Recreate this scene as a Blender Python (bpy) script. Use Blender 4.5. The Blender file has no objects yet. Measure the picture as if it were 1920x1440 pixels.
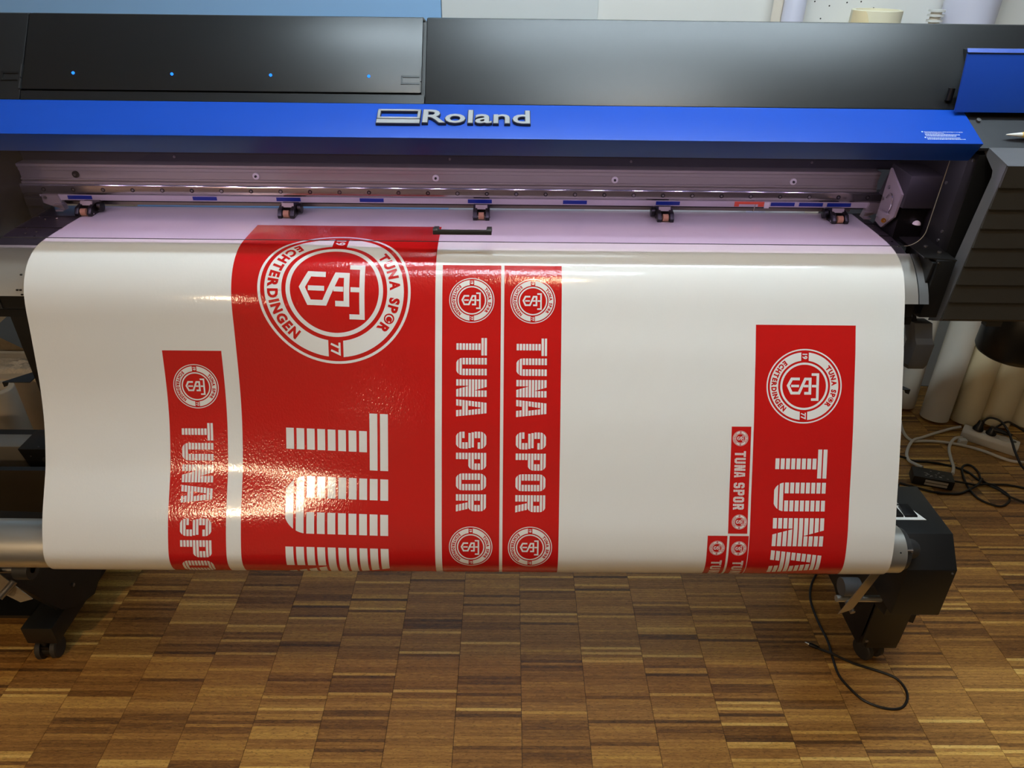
import bpy, bmesh, math, random
import numpy as np
from mathutils import Vector, Matrix

random.seed(7)
scene = bpy.context.scene
COL = scene.collection

# ------------------------------------------------------------------ camera
cam_d = bpy.data.cameras.new('camera')
cam = bpy.data.objects.new('camera', cam_d)
COL.objects.link(cam)
cam_d.sensor_width = 36.0
cam_d.lens = 1331.0 / 1920.0 * 36.0
cam_d.clip_start = 0.05
_r = Vector((0.99994002, -0.00192705, 0.01078154))
_u = Vector((-0.00819406, 0.52154823, 0.85318246))
_f = Vector((0.00726722, 0.85321963, -0.52150116))
cam.matrix_world = Matrix(((_r.x, _u.x, -_f.x, 0.0), (_r.y, _u.y, -_f.y, 0.0),
                           (_r.z, _u.z, -_f.z, 1.58), (0, 0, 0, 1)))
scene.camera = cam

# ------------------------------------------------------------------ world, lights, exposure
world = bpy.data.worlds.new('world')
scene.world = world
world.use_nodes = True
world.node_tree.nodes['Background'].inputs[0].default_value = (1.0, 0.93, 0.84, 1)
world.node_tree.nodes['Background'].inputs[1].default_value = 0.05
vs = scene.view_settings
vs.view_transform = 'Standard'
vs.look = 'None'
vs.gamma = 1.0
vs.use_curve_mapping = False
vs.exposure = -0.66
LIGHT_TUBE = 150.0      # cool ceiling tubes, emission strength
LIGHT_WARM = 400.0      # warm round ceiling spots
LIGHT_LED = 800.0       # white leds inside the printer


# ------------------------------------------------------------------ materials
def lin(h):
    h = h.lstrip('#')
    out = []
    for i in (0, 2, 4):
        c = int(h[i:i + 2], 16) / 255.0
        out.append(c / 12.92 if c <= 0.04045 else ((c + 0.055) / 1.055) ** 2.4)
    return tuple(out) + (1.0,)


M = {}


def mat(name, color, rough=0.5, metal=0.0, spec=0.5, noise=0.0, nscale=30.0, bump=0.0, bscale=200.0,
        coat=0.0, stretch=None):
    m = bpy.data.materials.new(name)
    m.use_nodes = True
    nt = m.node_tree
    b = nt.nodes['Principled BSDF']
    col = lin(color) if isinstance(color, str) else color
    b.inputs['Base Color'].default_value = col
    b.inputs['Roughness'].default_value = rough
    b.inputs['Metallic'].default_value = metal
    b.inputs['Specular IOR Level'].default_value = spec
    b.inputs['Coat Weight'].default_value = coat
    b.inputs['Coat Roughness'].default_value = 0.1
    tc = nt.nodes.new('ShaderNodeTexCoord')
    mp = nt.nodes.new('ShaderNodeMapping')
    nt.links.new(tc.outputs['Object'], mp.inputs[0])
    if stretch:
        mp.inputs['Scale'].default_value = stretch
    if noise > 0:
        n = nt.nodes.new('ShaderNodeTexNoise')
        n.inputs['Scale'].default_value = nscale
        n.inputs['Detail'].default_value = 4
        nt.links.new(mp.outputs[0], n.inputs['Vector'])
        mix = nt.nodes.new('ShaderNodeMix')
        mix.data_type = 'RGBA'
        mix.inputs[6].default_value = tuple(c * (1 - noise) for c in col[:3]) + (1,)
        mix.inputs[7].default_value = tuple(min(1, c * (1 + noise)) for c in col[:3]) + (1,)
        nt.links.new(n.outputs['Fac'], mix.inputs[0])
        nt.links.new(mix.outputs[2], b.inputs['Base Color'])
    if bump > 0:
        n2 = nt.nodes.new('ShaderNodeTexNoise')
        n2.inputs['Scale'].default_value = bscale
        n2.inputs['Detail'].default_value = 2
        nt.links.new(mp.outputs[0], n2.inputs['Vector'])
        bp = nt.nodes.new('ShaderNodeBump')
        bp.inputs['Strength'].default_value = bump
        bp.inputs['Distance'].default_value = 0.001
        nt.links.new(n2.outputs['Fac'], bp.inputs['Height'])
        nt.links.new(bp.outputs[0], b.inputs['Normal'])
    M[name] = m
    return m


def emit(name, color, strength):
    m = bpy.data.materials.new(name)
    m.use_nodes = True
    nt = m.node_tree
    nt.nodes.remove(nt.nodes['Principled BSDF'])
    e = nt.nodes.new('ShaderNodeEmission')
    e.inputs[0].default_value = lin(color) if isinstance(color, str) else color
    e.inputs[1].default_value = strength
    nt.links.new(e.outputs[0], nt.nodes['Material Output'].inputs[0])
    M[name] = m


mat('hood_black', '#121315', 0.36, noise=0.06, nscale=8, bump=0.04, bscale=900)
mat('black_metal', '#0e0e0f', 0.45, noise=0.15, nscale=20, bump=0.05, bscale=700)
mat('black_dusty', '#121110', 0.4, noise=0.35, nscale=60, bump=0.1, bscale=900)
mat('black_plastic', '#0b0b0c', 0.35, noise=0.1)
mat('dark_grey', '#2b2b2c', 0.5, noise=0.06)
mat('navy_ledge', '#090b13', 0.6, noise=0.1)
mat('blue_paint', '#0c43aa', 0.38, noise=0.03, nscale=5)
mat('blue_lid', '#12409f', 0.4, noise=0.03, nscale=5)
mat('grey_plastic', '#57575a', 0.55, noise=0.05, nscale=60, bump=0.05, bscale=1500)
mat('slat_plastic', '#36342f', 0.6, noise=0.05, nscale=60)
mat('lever_plastic', '#4a4b4e', 0.5, noise=0.04)
mat('aluminium', '#b0adaa', 0.16, metal=0.9, noise=0.06, nscale=40, stretch=(0.05, 1, 1))
mat('gantry_alu', '#a5a198', 0.4, metal=0.5, noise=0.06, nscale=40, stretch=(0.02, 1, 1))
mat('white_strip', '#bdb8bb', 0.45, metal=0.2, noise=0.04)
mat('platen_metal', '#6e6a70', 0.3, metal=0.8, noise=0.08, nscale=30, stretch=(0.05, 1, 1))
mat('apron_metal', '#c7c4be', 0.3, metal=0.75, noise=0.05, nscale=30, stretch=(0.05, 1, 1))
mat('apron_dark', '#87898c', 0.4, metal=0.75, noise=0.05)
mat('tube_silver', '#c3c1bb', 0.34, metal=0.85, noise=0.04, nscale=30, stretch=(0.05, 1, 1))
mat('cross_beam', '#a49d91', 0.35, metal=0.6, noise=0.04)
mat('strip_steel', '#a89a84', 0.4, metal=0.5, noise=0.04)
mat('chrome', '#d9d9da', 0.16, metal=1.0)
mat('screw_steel', '#8f8d8c', 0.3, metal=0.9)
mat('badge_face', '#a3a6a8', 0.35, metal=0.2)
mat('badge_side', '#2b2d33', 0.4)
mat('roller_tan', '#b58a66', 0.6, noise=0.1, nscale=200)
mat('tag_silver', '#9c9692', 0.4, metal=0.3)
mat('tag_blue', '#0c2a86', 0.4)
mat('tag_red', '#d8553a', 0.5)
mat('brass', '#c98f2f', 0.25, metal=1.0)
mat('vinyl_white', '#dbd8d3', 0.12, noise=0.01, nscale=3, bump=0.12, bscale=160, stretch=(1.6, 1.0, 1.0))
mat('vinyl_red', '#b61715', 0.12, noise=0.02, nscale=3, bump=0.30, bscale=200, stretch=(1.6, 1.0, 1.0))
mat('vinyl_print', '#dbd8d4', 0.12, bump=0.12, bscale=160, stretch=(1.6, 1.0, 1.0))
mat('wall_white', '#e4e4e0', 0.7, noise=0.03, nscale=4, bump=0.05, bscale=120)
mat('wall_beige', '#c4b59c', 0.7, noise=0.03, nscale=4)
mat('wall_taupe', '#7d7263', 0.7, noise=0.03, nscale=4)
mat('ceiling_white', '#e8e6e1', 0.8, noise=0.02)
mat('board_blue', '#8fbbe8', 0.4, noise=0.02, nscale=2)
mat('board_white', '#d3d8d9', 0.5, noise=0.02, nscale=2)
mat('hole_dark', '#2a2826', 0.8)
mat('roll_cream', '#e9e2c6', 0.5, noise=0.04, nscale=10)
mat('roll_white', '#ddd4c4', 0.5, noise=0.04, nscale=10)
mat('roll_lilac', '#cfcfe0', 0.35, noise=0.03, nscale=10)
mat('roll_beige', '#d8c9a4', 0.55, noise=0.05, nscale=10)
mat('roll_flap', '#f0deb2', 0.5)
mat('print_grey', '#5b5850', 0.6)
mat('panel_grey', '#8d8071', 0.6, noise=0.05)
mat('carton', '#d2c2aa', 0.7, noise=0.08, nscale=20)
mat('bubble', '#d8cbb8', 0.25, noise=0.3, nscale=120, bump=1.0, bscale=160)
mat('stone_board', '#9a8a72', 0.8, noise=0.3, nscale=60)
mat('slate_board', '#4f5860', 0.5, noise=0.06)
mat('cable_white', '#d9d0c2', 0.5, noise=0.05)
mat('cable_black', '#17120f', 0.45, noise=0.1)
mat('strip_white', '#d8d2c6', 0.45, noise=0.04)
mat('adapter_black', '#1a1917', 0.5, noise=0.1, bump=0.05, bscale=900)
mat('label_white', '#d8d8d4', 0.5)
mat('text_white', '#e8ecf4', 0.5)
mat('rubber_black', '#2e2b29', 0.6, noise=0.3, nscale=60)
mat('pen_yellow', '#e0b95a', 0.4, noise=0.03)
mat('lamp_body', '#d5d5d2', 0.5)
emit('led_white', (0.86, 0.71, 1.0, 1), LIGHT_LED)
emit('led_blue', (0.02, 0.22, 1.0, 1), 3.0)


def make_acrylic():
    m = bpy.data.materials.new('acrylic')
    m.use_nodes = True
    nt = m.node_tree
    nt.nodes.remove(nt.nodes['Principled BSDF'])
    t = nt.nodes.new('ShaderNodeBsdfTransparent')
    t.inputs[0].default_value = (0.88, 0.81, 0.94, 1)
    g = nt.nodes.new('ShaderNodeBsdfGlossy')
    g.inputs['Roughness'].default_value = 0.02
    g.inputs['Color'].default_value = (1, 1, 1, 1)
    fr = nt.nodes.new('ShaderNodeFresnel')
    fr.inputs[0].default_value = 1.35
    mx = nt.nodes.new('ShaderNodeMixShader')
    nt.links.new(fr.outputs[0], mx.inputs[0])
    nt.links.new(t.outputs[0], mx.inputs[1])
    nt.links.new(g.outputs[0], mx.inputs[2])
    nt.links.new(mx.outputs[0], nt.nodes['Material Output'].inputs[0])
    M['acrylic'] = m


make_acrylic()


def make_parquet():
    m = bpy.data.materials.new('parquet')
    m.use_nodes = True
    nt = m.node_tree
    b = nt.nodes['Principled BSDF']
    at = nt.nodes.new('ShaderNodeAttribute')
    at.attribute_name = 'tone'
    geo = nt.nodes.new('ShaderNodeNewGeometry')
    # shift the grain of every strip by its tone
    sh = nt.nodes.new('ShaderNodeVectorMath')
    sh.operation = 'SCALE'
    sh.inputs[3].default_value = 37.0
    comb = nt.nodes.new('ShaderNodeCombineXYZ')
    nt.links.new(at.outputs['Fac'], comb.inputs[0])
    nt.links.new(at.outputs['Fac'], comb.inputs[1])
    nt.links.new(comb.outputs[0], sh.inputs[0])
    add = nt.nodes.new('ShaderNodeVectorMath')
    add.operation = 'ADD'
    nt.links.new(geo.outputs['Position'], add.inputs[0])
    nt.links.new(sh.outputs[0], add.inputs[1])
    mp = nt.nodes.new('ShaderNodeMapping')
    mp.inputs['Scale'].default_value = (20.0, 130.0, 1.0)
    nt.links.new(add.outputs[0], mp.inputs[0])
    n1 = nt.nodes.new('ShaderNodeTexNoise')
    n1.inputs['Scale'].default_value = 1.6
    n1.inputs['Detail'].default_value = 6
    n1.inputs['Roughness'].default_value = 0.65
    n1.inputs['Distortion'].default_value = 1.6
    nt.links.new(mp.outputs[0], n1.inputs['Vector'])
    mp2 = nt.nodes.new('ShaderNodeMapping')
    mp2.inputs['Scale'].default_value = (110.0, 330.0, 1.0)
    mp2.inputs['Rotation'].default_value = (0, 0, 0.35)
    nt.links.new(add.outputs[0], mp2.inputs[0])
    n2 = nt.nodes.new('ShaderNodeTexNoise')
    n2.inputs['Scale'].default_value = 1.0
    n2.inputs['Detail'].default_value = 3
    nt.links.new(mp2.outputs[0], n2.inputs['Vector'])
    # tone + grain
    m1 = nt.nodes.new('ShaderNodeMath')
    m1.operation = 'MULTIPLY_ADD'
    m1.inputs[1].default_value = 0.95
    m1.inputs[2].default_value = -0.47
    nt.links.new(n1.outputs['Fac'], m1.inputs[0])
    m2 = nt.nodes.new('ShaderNodeMath')
    m2.operation = 'ADD'
    nt.links.new(at.outputs['Fac'], m2.inputs[0])
    nt.links.new(m1.outputs[0], m2.inputs[1])
    ramp = nt.nodes.new('ShaderNodeValToRGB')
    cr = ramp.color_ramp
    cr.elements[0].position = 0.0
    cr.elements[0].color = lin('#563a20')
    cr.elements[1].position = 1.0
    cr.elements[1].color = lin('#f4cd78')
    for p, c in ((0.25, '#8c6030'), (0.5, '#b68343'), (0.75, '#daa957')):
        e = cr.elements.new(p)
        e.color = lin(c)
    nt.links.new(m2.outputs[0], ramp.inputs[0])
    # dark pores
    r2 = nt.nodes.new('ShaderNodeValToRGB')
    r2.color_ramp.elements[0].position = 0.30
    r2.color_ramp.elements[0].color = (0.45, 0.42, 0.4, 1)
    r2.color_ramp.elements[1].position = 0.43
    r2.color_ramp.elements[1].color = (1, 1, 1, 1)
    nt.links.new(n2.outputs['Fac'], r2.inputs[0])
    mul = nt.nodes.new('ShaderNodeMix')
    mul.data_type = 'RGBA'
    mul.blend_type = 'MULTIPLY'
    mul.inputs[0].default_value = 0.9
    nt.links.new(ramp.outputs[0], mul.inputs[6])
    nt.links.new(r2.outputs[0], mul.inputs[7])
    nt.links.new(mul.outputs[2], b.inputs['Base Color'])
    b.inputs['Roughness'].default_value = 0.4
    bp = nt.nodes.new('ShaderNodeBump')
    bp.inputs['Strength'].default_value = 0.25
    bp.inputs['Distance'].default_value = 0.0006
    nt.links.new(n2.outputs['Fac'], bp.inputs['Height'])
    nt.links.new(bp.outputs[0], b.inputs['Normal'])
    M['parquet'] = m


make_parquet()
mat('floor_joint', '#241710', 0.6, noise=0.1)


# ------------------------------------------------------------------ mesh helpers
class MB:
    """collects shapes, build() links them as one mesh object"""

    def __init__(self):
        self.v = []
        self.f = []

    def add(self, verts, faces):
        o = len(self.v)
        self.v += [tuple(p) for p in verts]
        self.f += [tuple(i + o for i in q) for q in faces]
        return self

    def box(self, x0, x1, y0, y1, z0, z1):
        v = [(x, y, z) for z in (z0, z1) for y in (y0, y1) for x in (x0, x1)]
        return self.add(v, [(0, 2, 3, 1), (4, 5, 7, 6), (0, 1, 5, 4), (2, 6, 7, 3), (0, 4, 6, 2), (1, 3, 7, 5)])

    def prism(self, poly, x0, x1):
        """poly of (y, z), extruded along x"""
        n = len(poly)
        v = [(x0, y, z) for y, z in poly] + [(x1, y, z) for y, z in poly]
        f = [(i, (i + 1) % n, n + (i + 1) % n, n + i) for i in range(n)]
        f += [tuple(range(n - 1, -1, -1)), tuple(range(n, 2 * n))]
        return self.add(v, f)

    def prism_z(self, poly, z0, z1):
        n = len(poly)
        v = [(x, y, z0) for x, y in poly] + [(x, y, z1) for x, y in poly]
        f = [(i, (i + 1) % n, n + (i + 1) % n, n + i) for i in range(n)]
        f += [tuple(range(n - 1, -1, -1)), tuple(range(n, 2 * n))]
        return self.add(v, f)

    def hexa(self, a, b):
        """a, b : two quads of 4 points each (bottom, top)"""
        return self.add(list(a) + list(b), [(3, 2, 1, 0), (4, 5, 6, 7), (0, 1, 5, 4), (1, 2, 6, 5), (2, 3, 7, 6), (3, 0, 4, 7)])

    def cyl(self, p0, p1, r0, r1=None, n=24, cap=True):
        r1 = r0 if r1 is None else r1
        p0, p1 = Vector(p0), Vector(p1)
        d = (p1 - p0).normalized()
        a = d.orthogonal().normalized()
        b = d.cross(a)
        v = []
        for p, r in ((p0, r0), (p1, r1)):
            for k in range(n):
                t = 2 * math.pi * k / n
                v.append(p + a * (r * math.cos(t)) + b * (r * math.sin(t)))
        f = [(k, (k + 1) % n, n + (k + 1) % n, n + k) for k in range(n)]
        if cap:
            f += [tuple(range(n - 1, -1, -1)), tuple(range(n, 2 * n))]
        return self.add(v, f)

    def lathe(self, p0, axis, prof, n=28):
        """prof: list of (distance along axis, radius)"""
        p0, d = Vector(p0), Vector(axis).normalized()
        a = d.orthogonal().normalized()
        b = d.cross(a)
        v, f = [], []
        for h, r in prof:
            for k in range(n):
                t = 2 * math.pi * k / n
                v.append(p0 + d * h + a * (r * math.cos(t)) + b * (r * math.sin(t)))
        for i in range(len(prof) - 1):
            for k in range(n):
                f.append((i * n + k, i * n + (k + 1) % n, (i + 1) * n + (k + 1) % n, (i + 1) * n + k))
        f.append(tuple(range(n - 1, -1, -1)))
        f.append(tuple(range((len(prof) - 1) * n, len(prof) * n)))
        return self.add(v, f)

    def tube(self, pts, r, n=8):
        pts = [Vector(p) for p in pts]
        v, f = [], []
        m = len(pts)
        up = Vector((0, 0, 1))
        for i, p in enumerate(pts):
            d = (pts[min(i + 1, m - 1)] - pts[max(i - 1, 0)]).normalized()
            a = d.cross(up)
            if a.length < 1e-3:
                a = d.cross(Vector((1, 0, 0)))
            a.normalize()
            b = a.cross(d)
            for k in range(n):
                t = 2 * math.pi * k / n
                v.append(p + a * (r * math.cos(t)) + b * (r * math.sin(t)))
        for i in range(m - 1):
            for k in range(n):
                f.append((i * n + k, i * n + (k + 1) % n, (i + 1) * n + (k + 1) % n, (i + 1) * n + k))
        f.append(tuple(range(n - 1, -1, -1)))
        f.append(tuple(range((m - 1) * n, m * n)))
        return self.add(v, f)

    def build(self, name, m, parent=None, smooth=35, bevel=0.0, root=None):
        """vertices are given in world space; the object's origin sits at its thing's origin"""
        me = bpy.data.meshes.new(name)
        off = Vector((0, 0, 0))
        if parent is not None:
            off = parent.matrix_world.translation.copy() if parent.type == 'EMPTY' else Vector(parent.get('_o', (0, 0, 0)))
        elif root is not None:
            off = Vector(root)
        me.from_pydata([tuple(Vector(p) - off) for p in self.v], [], self.f)
        me.validate()
        bm = bmesh.new()
        bm.from_mesh(me)
        bmesh.ops.recalc_face_normals(bm, faces=bm.faces)
        if bevel > 0:
            es = [e for e in bm.edges if len(e.link_faces) == 2 and e.calc_face_angle(0) > 0.5]
            bmesh.ops.bevel(bm, geom=es, offset=bevel, segments=2, affect='EDGES', profile=0.6, clamp_overlap=True)
        bm.to_mesh(me)
        bm.free()
        if smooth:
            me.shade_smooth()
            me.set_sharp_from_angle(angle=math.radians(smooth))
        me.materials.append(M[m] if isinstance(m, str) else m)
        o = bpy.data.objects.new(name, me)
        COL.objects.link(o)
        if parent is not None:
            o.parent = parent
            if parent.type != 'EMPTY':
                pass
        else:
            o.location = off
        o['_o'] = tuple(off)
        return o


def tag(o, label=None, cat=None, group=None, kind=None):
    if label:
        o['label'] = label
    if cat:
        o['category'] = cat
    if group:
        o['group'] = group
    if kind:
        o['kind'] = kind
    return o


def empty(name, loc, label=None, cat=None, group=None):
    o = bpy.data.objects.new(name, None)
    COL.objects.link(o)
    o.location = loc
    o.empty_display_size = 0.05
    o.matrix_world = Matrix.Translation(loc)
    return tag(o, label, cat, group)


def spline(pts, sub=6):
    """Catmull-Rom through points"""
    P = [Vector(p) for p in pts]
    out = []
    for i in range(len(P) - 1):
        p0, p1, p2, p3 = P[max(i - 1, 0)], P[i], P[i + 1], P[min(i + 2, len(P) - 1)]
        for k in range(sub):
            t = k / sub
            out.append(0.5 * ((2 * p1) + (p2 - p0) * t + (2 * p0 - 5 * p1 + 4 * p2 - p3) * t * t
                              + (3 * p1 - p0 - 3 * p2 + p3) * t ** 3))
    out.append(P[-1])
    return out


_text_cache = {}


def text2d(body, bold=0.0):
    """flat mesh of a text in the built-in font, size 1, origin left/baseline -> (verts2d, faces)"""
    key = (body, bold)
    if key in _text_cache:
        return _text_cache[key]
    cu = bpy.data.curves.new('lettering', 'FONT')
    cu.body = body
    cu.size = 1.0
    cu.offset = bold
    cu.resolution_u = 3
    ob = bpy.data.objects.new('lettering', cu)
    COL.objects.link(ob)
    dg = bpy.context.evaluated_depsgraph_get()
    me = bpy.data.meshes.new_from_object(ob.evaluated_get(dg))
    v = [(p.co.x, p.co.y) for p in me.vertices]
    f = [tuple(p.vertices) for p in me.polygons]
    bpy.data.objects.remove(ob)
    bpy.data.curves.remove(cu)
    bpy.data.meshes.remove(me)
    _text_cache[key] = (v, f)
    return v, f


def solid_text(body, bold, fmap, thick, name, m, parent):
    """raised lettering: fmap(x, y, h) -> world point, h in 0..thick"""
    v, f = text2d(body, bold)
    n = len(v)
    mb = MB()
    edges = {}
    for q in f:
        for i in range(len(q)):
            e = (q[i], q[(i + 1) % len(q)])
            k = tuple(sorted(e))
            edges[k] = edges.get(k, 0) + 1
    bnd = [k for k, c in edges.items() if c == 1]
    V3 = [fmap(x, y, 0) for x, y in v] + [fmap(x, y, thick) for x, y in v]
    F = list(f) + [tuple(i + n for i in q) for q in f] + [(a, b, b + n, a + n) for a, b in bnd]
    mb.add(V3, F)
    return mb.build(name, m, parent, smooth=0)


# ------------------------------------------------------------------ the room
XW0, XW1, YW0, YW1, ZC = -3.2, 3.4, -4.0, 2.6, 2.9
floor = MB().box(XW0, XW1, YW0, YW1, -0.03, -0.002).build('floor', 'floor_joint', smooth=0)
tag(floor, 'worn brown industrial parquet floor of narrow upright strips', kind='structure')

wall_back = MB().box(XW0, XW1, YW1, YW1 + 0.1, 0, ZC).build('wall_back', 'wall_white', smooth=0)
wall_left = MB().box(XW0 - 0.1, XW0, YW0, YW1, 0, ZC).build('wall_left', 'wall_beige', smooth=0)
wall_right = MB().box(XW1, XW1 + 0.1, YW0, YW1, 0, ZC).build('wall_right', 'wall_taupe', smooth=0)
wall_front = MB().box(XW0, XW1, YW0 - 0.1, YW0, 0, ZC).build('wall_front', 'wall_beige', smooth=0)
ceiling = MB().box(XW0, XW1, YW0, YW1, ZC, ZC + 0.1).build('ceiling', 'ceiling_white', smooth=0)
for o, l in ((wall_back, 'white plaster wall behind the printer'), (wall_left, 'beige side wall left of the printer'),
             (wall_right, 'taupe side wall right of the printer'), (wall_front, 'beige wall facing the printer'),
             (ceiling, 'white room ceiling above the printer')):
    tag(o, l, kind='structure')
for x, z in ((0.985, 1.449), (1.035, 1.437), (1.015, 1.40), (1.135, 1.45), (1.18, 1.432), (1.09, 1.447)):
    MB().cyl((x, YW1 - 0.0006, z), (x, YW1 + 0.002, z), 0.0024, n=10).build('nail_hole', 'hole_dark', wall_back)


# parquet strips: 160 mm long, 8 mm wide
def parquet():
    PX, PY, X0 = 0.16, 0.0081, 0.042
    rnd = random.Random(3)
    strips = []
    c0, c1 = int(math.floor((-2.6 - X0) / PX)), int(math.ceil((2.75 - X0) / PX))
    for c in range(c0, c1):
        off = rnd.random() * PY
        y = 0.55 + off
        clump, left = 0.5, 0
        while y < 2.59:
            if left <= 0:
                clump = min(0.9, max(0.12, rnd.gauss(0.45, 0.10)))
                left = rnd.choice((1, 1, 2, 2, 3, 4))
            left -= 1
            t = clump + rnd.gauss(0, 0.04)
            k = rnd.random()
            if k < 0.07:
                t = rnd.uniform(0.70, 0.98)
            elif k < 0.17:
                t = rnd.uniform(0.05, 0.25)
            strips.append((X0 + c * PX, y, t))
            y += PY
    def geo(x, y, dz):
        g, gy = 0.00045, 0.00005
        a, b, c, d = x + g, x + PX - g, y + gy, y + PY - gy
        z0, z1, e = -0.002, dz, 0.00015
        v = [(a, c, z0), (b, c, z0), (b, d, z0), (a, d, z0),
             (a + e, c + e, z1), (b - e, c + e, z1), (b - e, d - e, z1), (a + e, d - e, z1)]
        f = [(4, 5, 6, 7), (0, 1, 5, 4), (1, 2, 6, 5), (2, 3, 7, 6), (3, 0, 4, 7)]
        return v, f
    def seen(x, y):
        p = Vector((x + PX / 2, y, 0)) - Vector((0, 0, 1.58))
        z = p.dot(_f)
        sx, sy = 960 + 1331 * p.dot(_r) / z, 720 - 1331 * p.dot(_u) / z
        return -20 < sx < 1940 and sy < 1443
    near = sorted([s for s in strips if seen(s[0], s[1])], key=lambda s: s[1])[:300]
    nearset = set(near)
    for s in near:
        v, f = geo(s[0], s[1], rnd.uniform(-0.0001, 0.0001))
        me = bpy.data.meshes.new('parquet_strip')
        me.from_pydata(v, [], f)
        a = me.attributes.new('tone', 'FLOAT', 'FACE')
        a.data.foreach_set('value', [s[2]] * len(f))
        me.materials.append(M['parquet'])
        o = bpy.data.objects.new('parquet_strip', me)
        COL.objects.link(o)
        o.parent = floor
    V, F, T = [], [], []
    for s in strips:
        if s in nearset:
            continue
        v, f = geo(s[0], s[1], rnd.uniform(-0.0001, 0.0001))
        n = len(V)
        V += v
        F += [tuple(i + n for i in q) for q in f]
        T += [s[2]] * len(f)
    me = bpy.data.meshes.new('parquet_field')
    me.from_pydata(V, [], F)
    a = me.attributes.new('tone', 'FLOAT', 'FACE')
    a.data.foreach_set('value', T)
    me.materials.append(M['parquet'])
    o = bpy.data.objects.new('parquet_field', me)
    COL.objects.link(o)
    o.parent = floor
    o['kind'] = 'stuff'


parquet()


# ------------------------------------------------------------------ lamps of the room
def tube_lamp(x0, x1, y, z, power, label):
    t = empty('ceiling_lamp', ((x0 + x1) / 2, y, z), label, 'lamp', 'long ceiling lamps')
    emit('lamp_cool', (0.74, 0.90, 1.0, 1), power)
    MB().box(x0 - 0.02, x1 + 0.02, y - 0.05, y + 0.05, z + 0.03, ZC).build('housing', 'lamp_body', t, bevel=0.004)
    MB().box(x0, x1, y - 0.03, y + 0.03, z, z + 0.03).build('diffuser', 'lamp_cool', t, smooth=0)


def spot_lamp(x, y, z, r, power, label):
    t = empty('ceiling_spotlight', (x, y, z), label, 'lamp', 'round warm ceiling lamps')
    emit('lamp_warm', (1.0, 0.72, 0.43, 1), power)
    MB().cyl((x, y, z + 0.02), (x, y, ZC), r + 0.015, n=24).build('housing', 'lamp_body', t)
    MB().cyl((x, y, z), (x, y, z + 0.02), r, n=24).build('diffuser', 'lamp_warm', t)


tube_lamp(-0.45, 1.30, 1.15, 2.80, LIGHT_TUBE, 'long cool white ceiling lamp above the printer hood')
tube_lamp(-0.25, 0.55, 0.49, 2.80, LIGHT_TUBE * 0.7, 'short cool white ceiling lamp in front of the printer')
spot_lamp(-1.78, -2.0, 2.30, 0.08, LIGHT_WARM * 2.2, 'round warm hanging lamp behind the photographer on the left')
spot_lamp(0.22, 0.02, 2.78, 0.06, LIGHT_WARM * 1.0, 'round warm ceiling lamp above the photographer')

# ------------------------------------------------------------------ wall boards, rolls, clutter behind the printer
b = MB().box(-2.6, -0.222, 2.582, 2.598, 0.45, 2.2).build('blue_board', 'board_blue', smooth=0, root=(-1.4, 2.59, 0.45), bevel=0.002)
tag(b, 'large light blue board on the wall behind the printer', 'board')
b = MB().box(-0.220, 0.284, 2.584, 2.598, 0.45, 2.2).build('white_board', 'board_white', smooth=0, root=(0.03, 2.59, 0.45), bevel=0.002)
tag(b, 'narrow greyish white board beside the blue board', 'board')


def roll(name, base, top, r, m, label, wall=0.006, group=None, core=True):
    base, top = Vector(base), Vector(top)
    d = (top - base).normalized()
    L = (top - base).length
    t = empty(name, base, label, 'roll', group)
    MB().lathe(base, d, [(0.0, r * 0.97), (0.002, r), (L - 0.002, r), (L, r * 0.97), (L, r - wall), (L - 0.05, r - wall)]
               if core else [(0.0, r * 0.97), (0.002, r), (L - 0.002, r), (L, r * 0.97)], n=40).build('wound_sheet', m, t)
    return t


G = 'rolls leaning on the wall under the right end'
roll('media_roll', (1.706, 2.346, 0.006), (1.79, 2.535, 1.30), 0.052, 'roll_white',
     'white roll in the leaning row, between the grey lever and the beige rolls', group=G)
roll('media_roll', (1.815, 2.325, 0.006), (1.91, 2.535, 1.30), 0.052, 'roll_beige',
     'beige roll leaning directly right of the white roll', group=G)
t = roll('media_roll', (1.925, 2.315, 0.006), (2.03, 2.535, 1.30), 0.056, 'roll_beige',
         'beige roll with faint lettering, standing behind the power strip', group=G)
v, f = text2d('ORACAL', 0.01)
V3 = []
ax = (Vector((2.03, 2.535, 1.30)) - Vector((1.925, 2.315, 0.006))).normalized()
side = Vector((0.86, -0.51, 0)).normalized()
for x, y in v:
    a = 0.31 + x * 0.018
    ang = -2.25 - y * 0.018 / 0.056
    p = Vector((1.925, 2.315, 0.006)) + ax * a
    o1 = Vector((1, 0, 0)) - ax * ax.x
    o1.normalize()
    o2 = ax.cross(o1)
    V3.append(p + (o1 * math.cos(ang) + o2 * math.sin(ang)) * 0.0566)
MB().add(V3, f).build('lettering', 'print_grey', t, smooth=0)
roll('media_roll', (2.04, 2.305, 0.006), (2.15, 2.535, 1.30), 0.054, 'roll_beige',
     'beige roll at the far right edge of the leaning row', group=G)
roll('media_roll', (1.625, 2.44, 0.006), (1.625, 2.54, 1.0), 0.045, 'roll_white',
     'pale roll at the left end of the leaning row, half behind the printed sheet', group=G)
G = 'rolls showing above the printer'
roll('media_roll', (0.90, 2.52, 0.0), (0.90, 2.54, 1.75), 0.034, 'roll_lilac',
     'slim lilac grey roll standing above the hood, left of the cream roll', group=G)
MB().prism_z([(0.835, 2.548), (0.868, 2.552), (0.870, 2.556), (0.84, 2.56)], 0.9, 1.75).build(
    'loose_edge', 'roll_white', bpy.data.objects['media_roll.005'] if 'media_roll.005' in bpy.data.objects else None)
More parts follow.
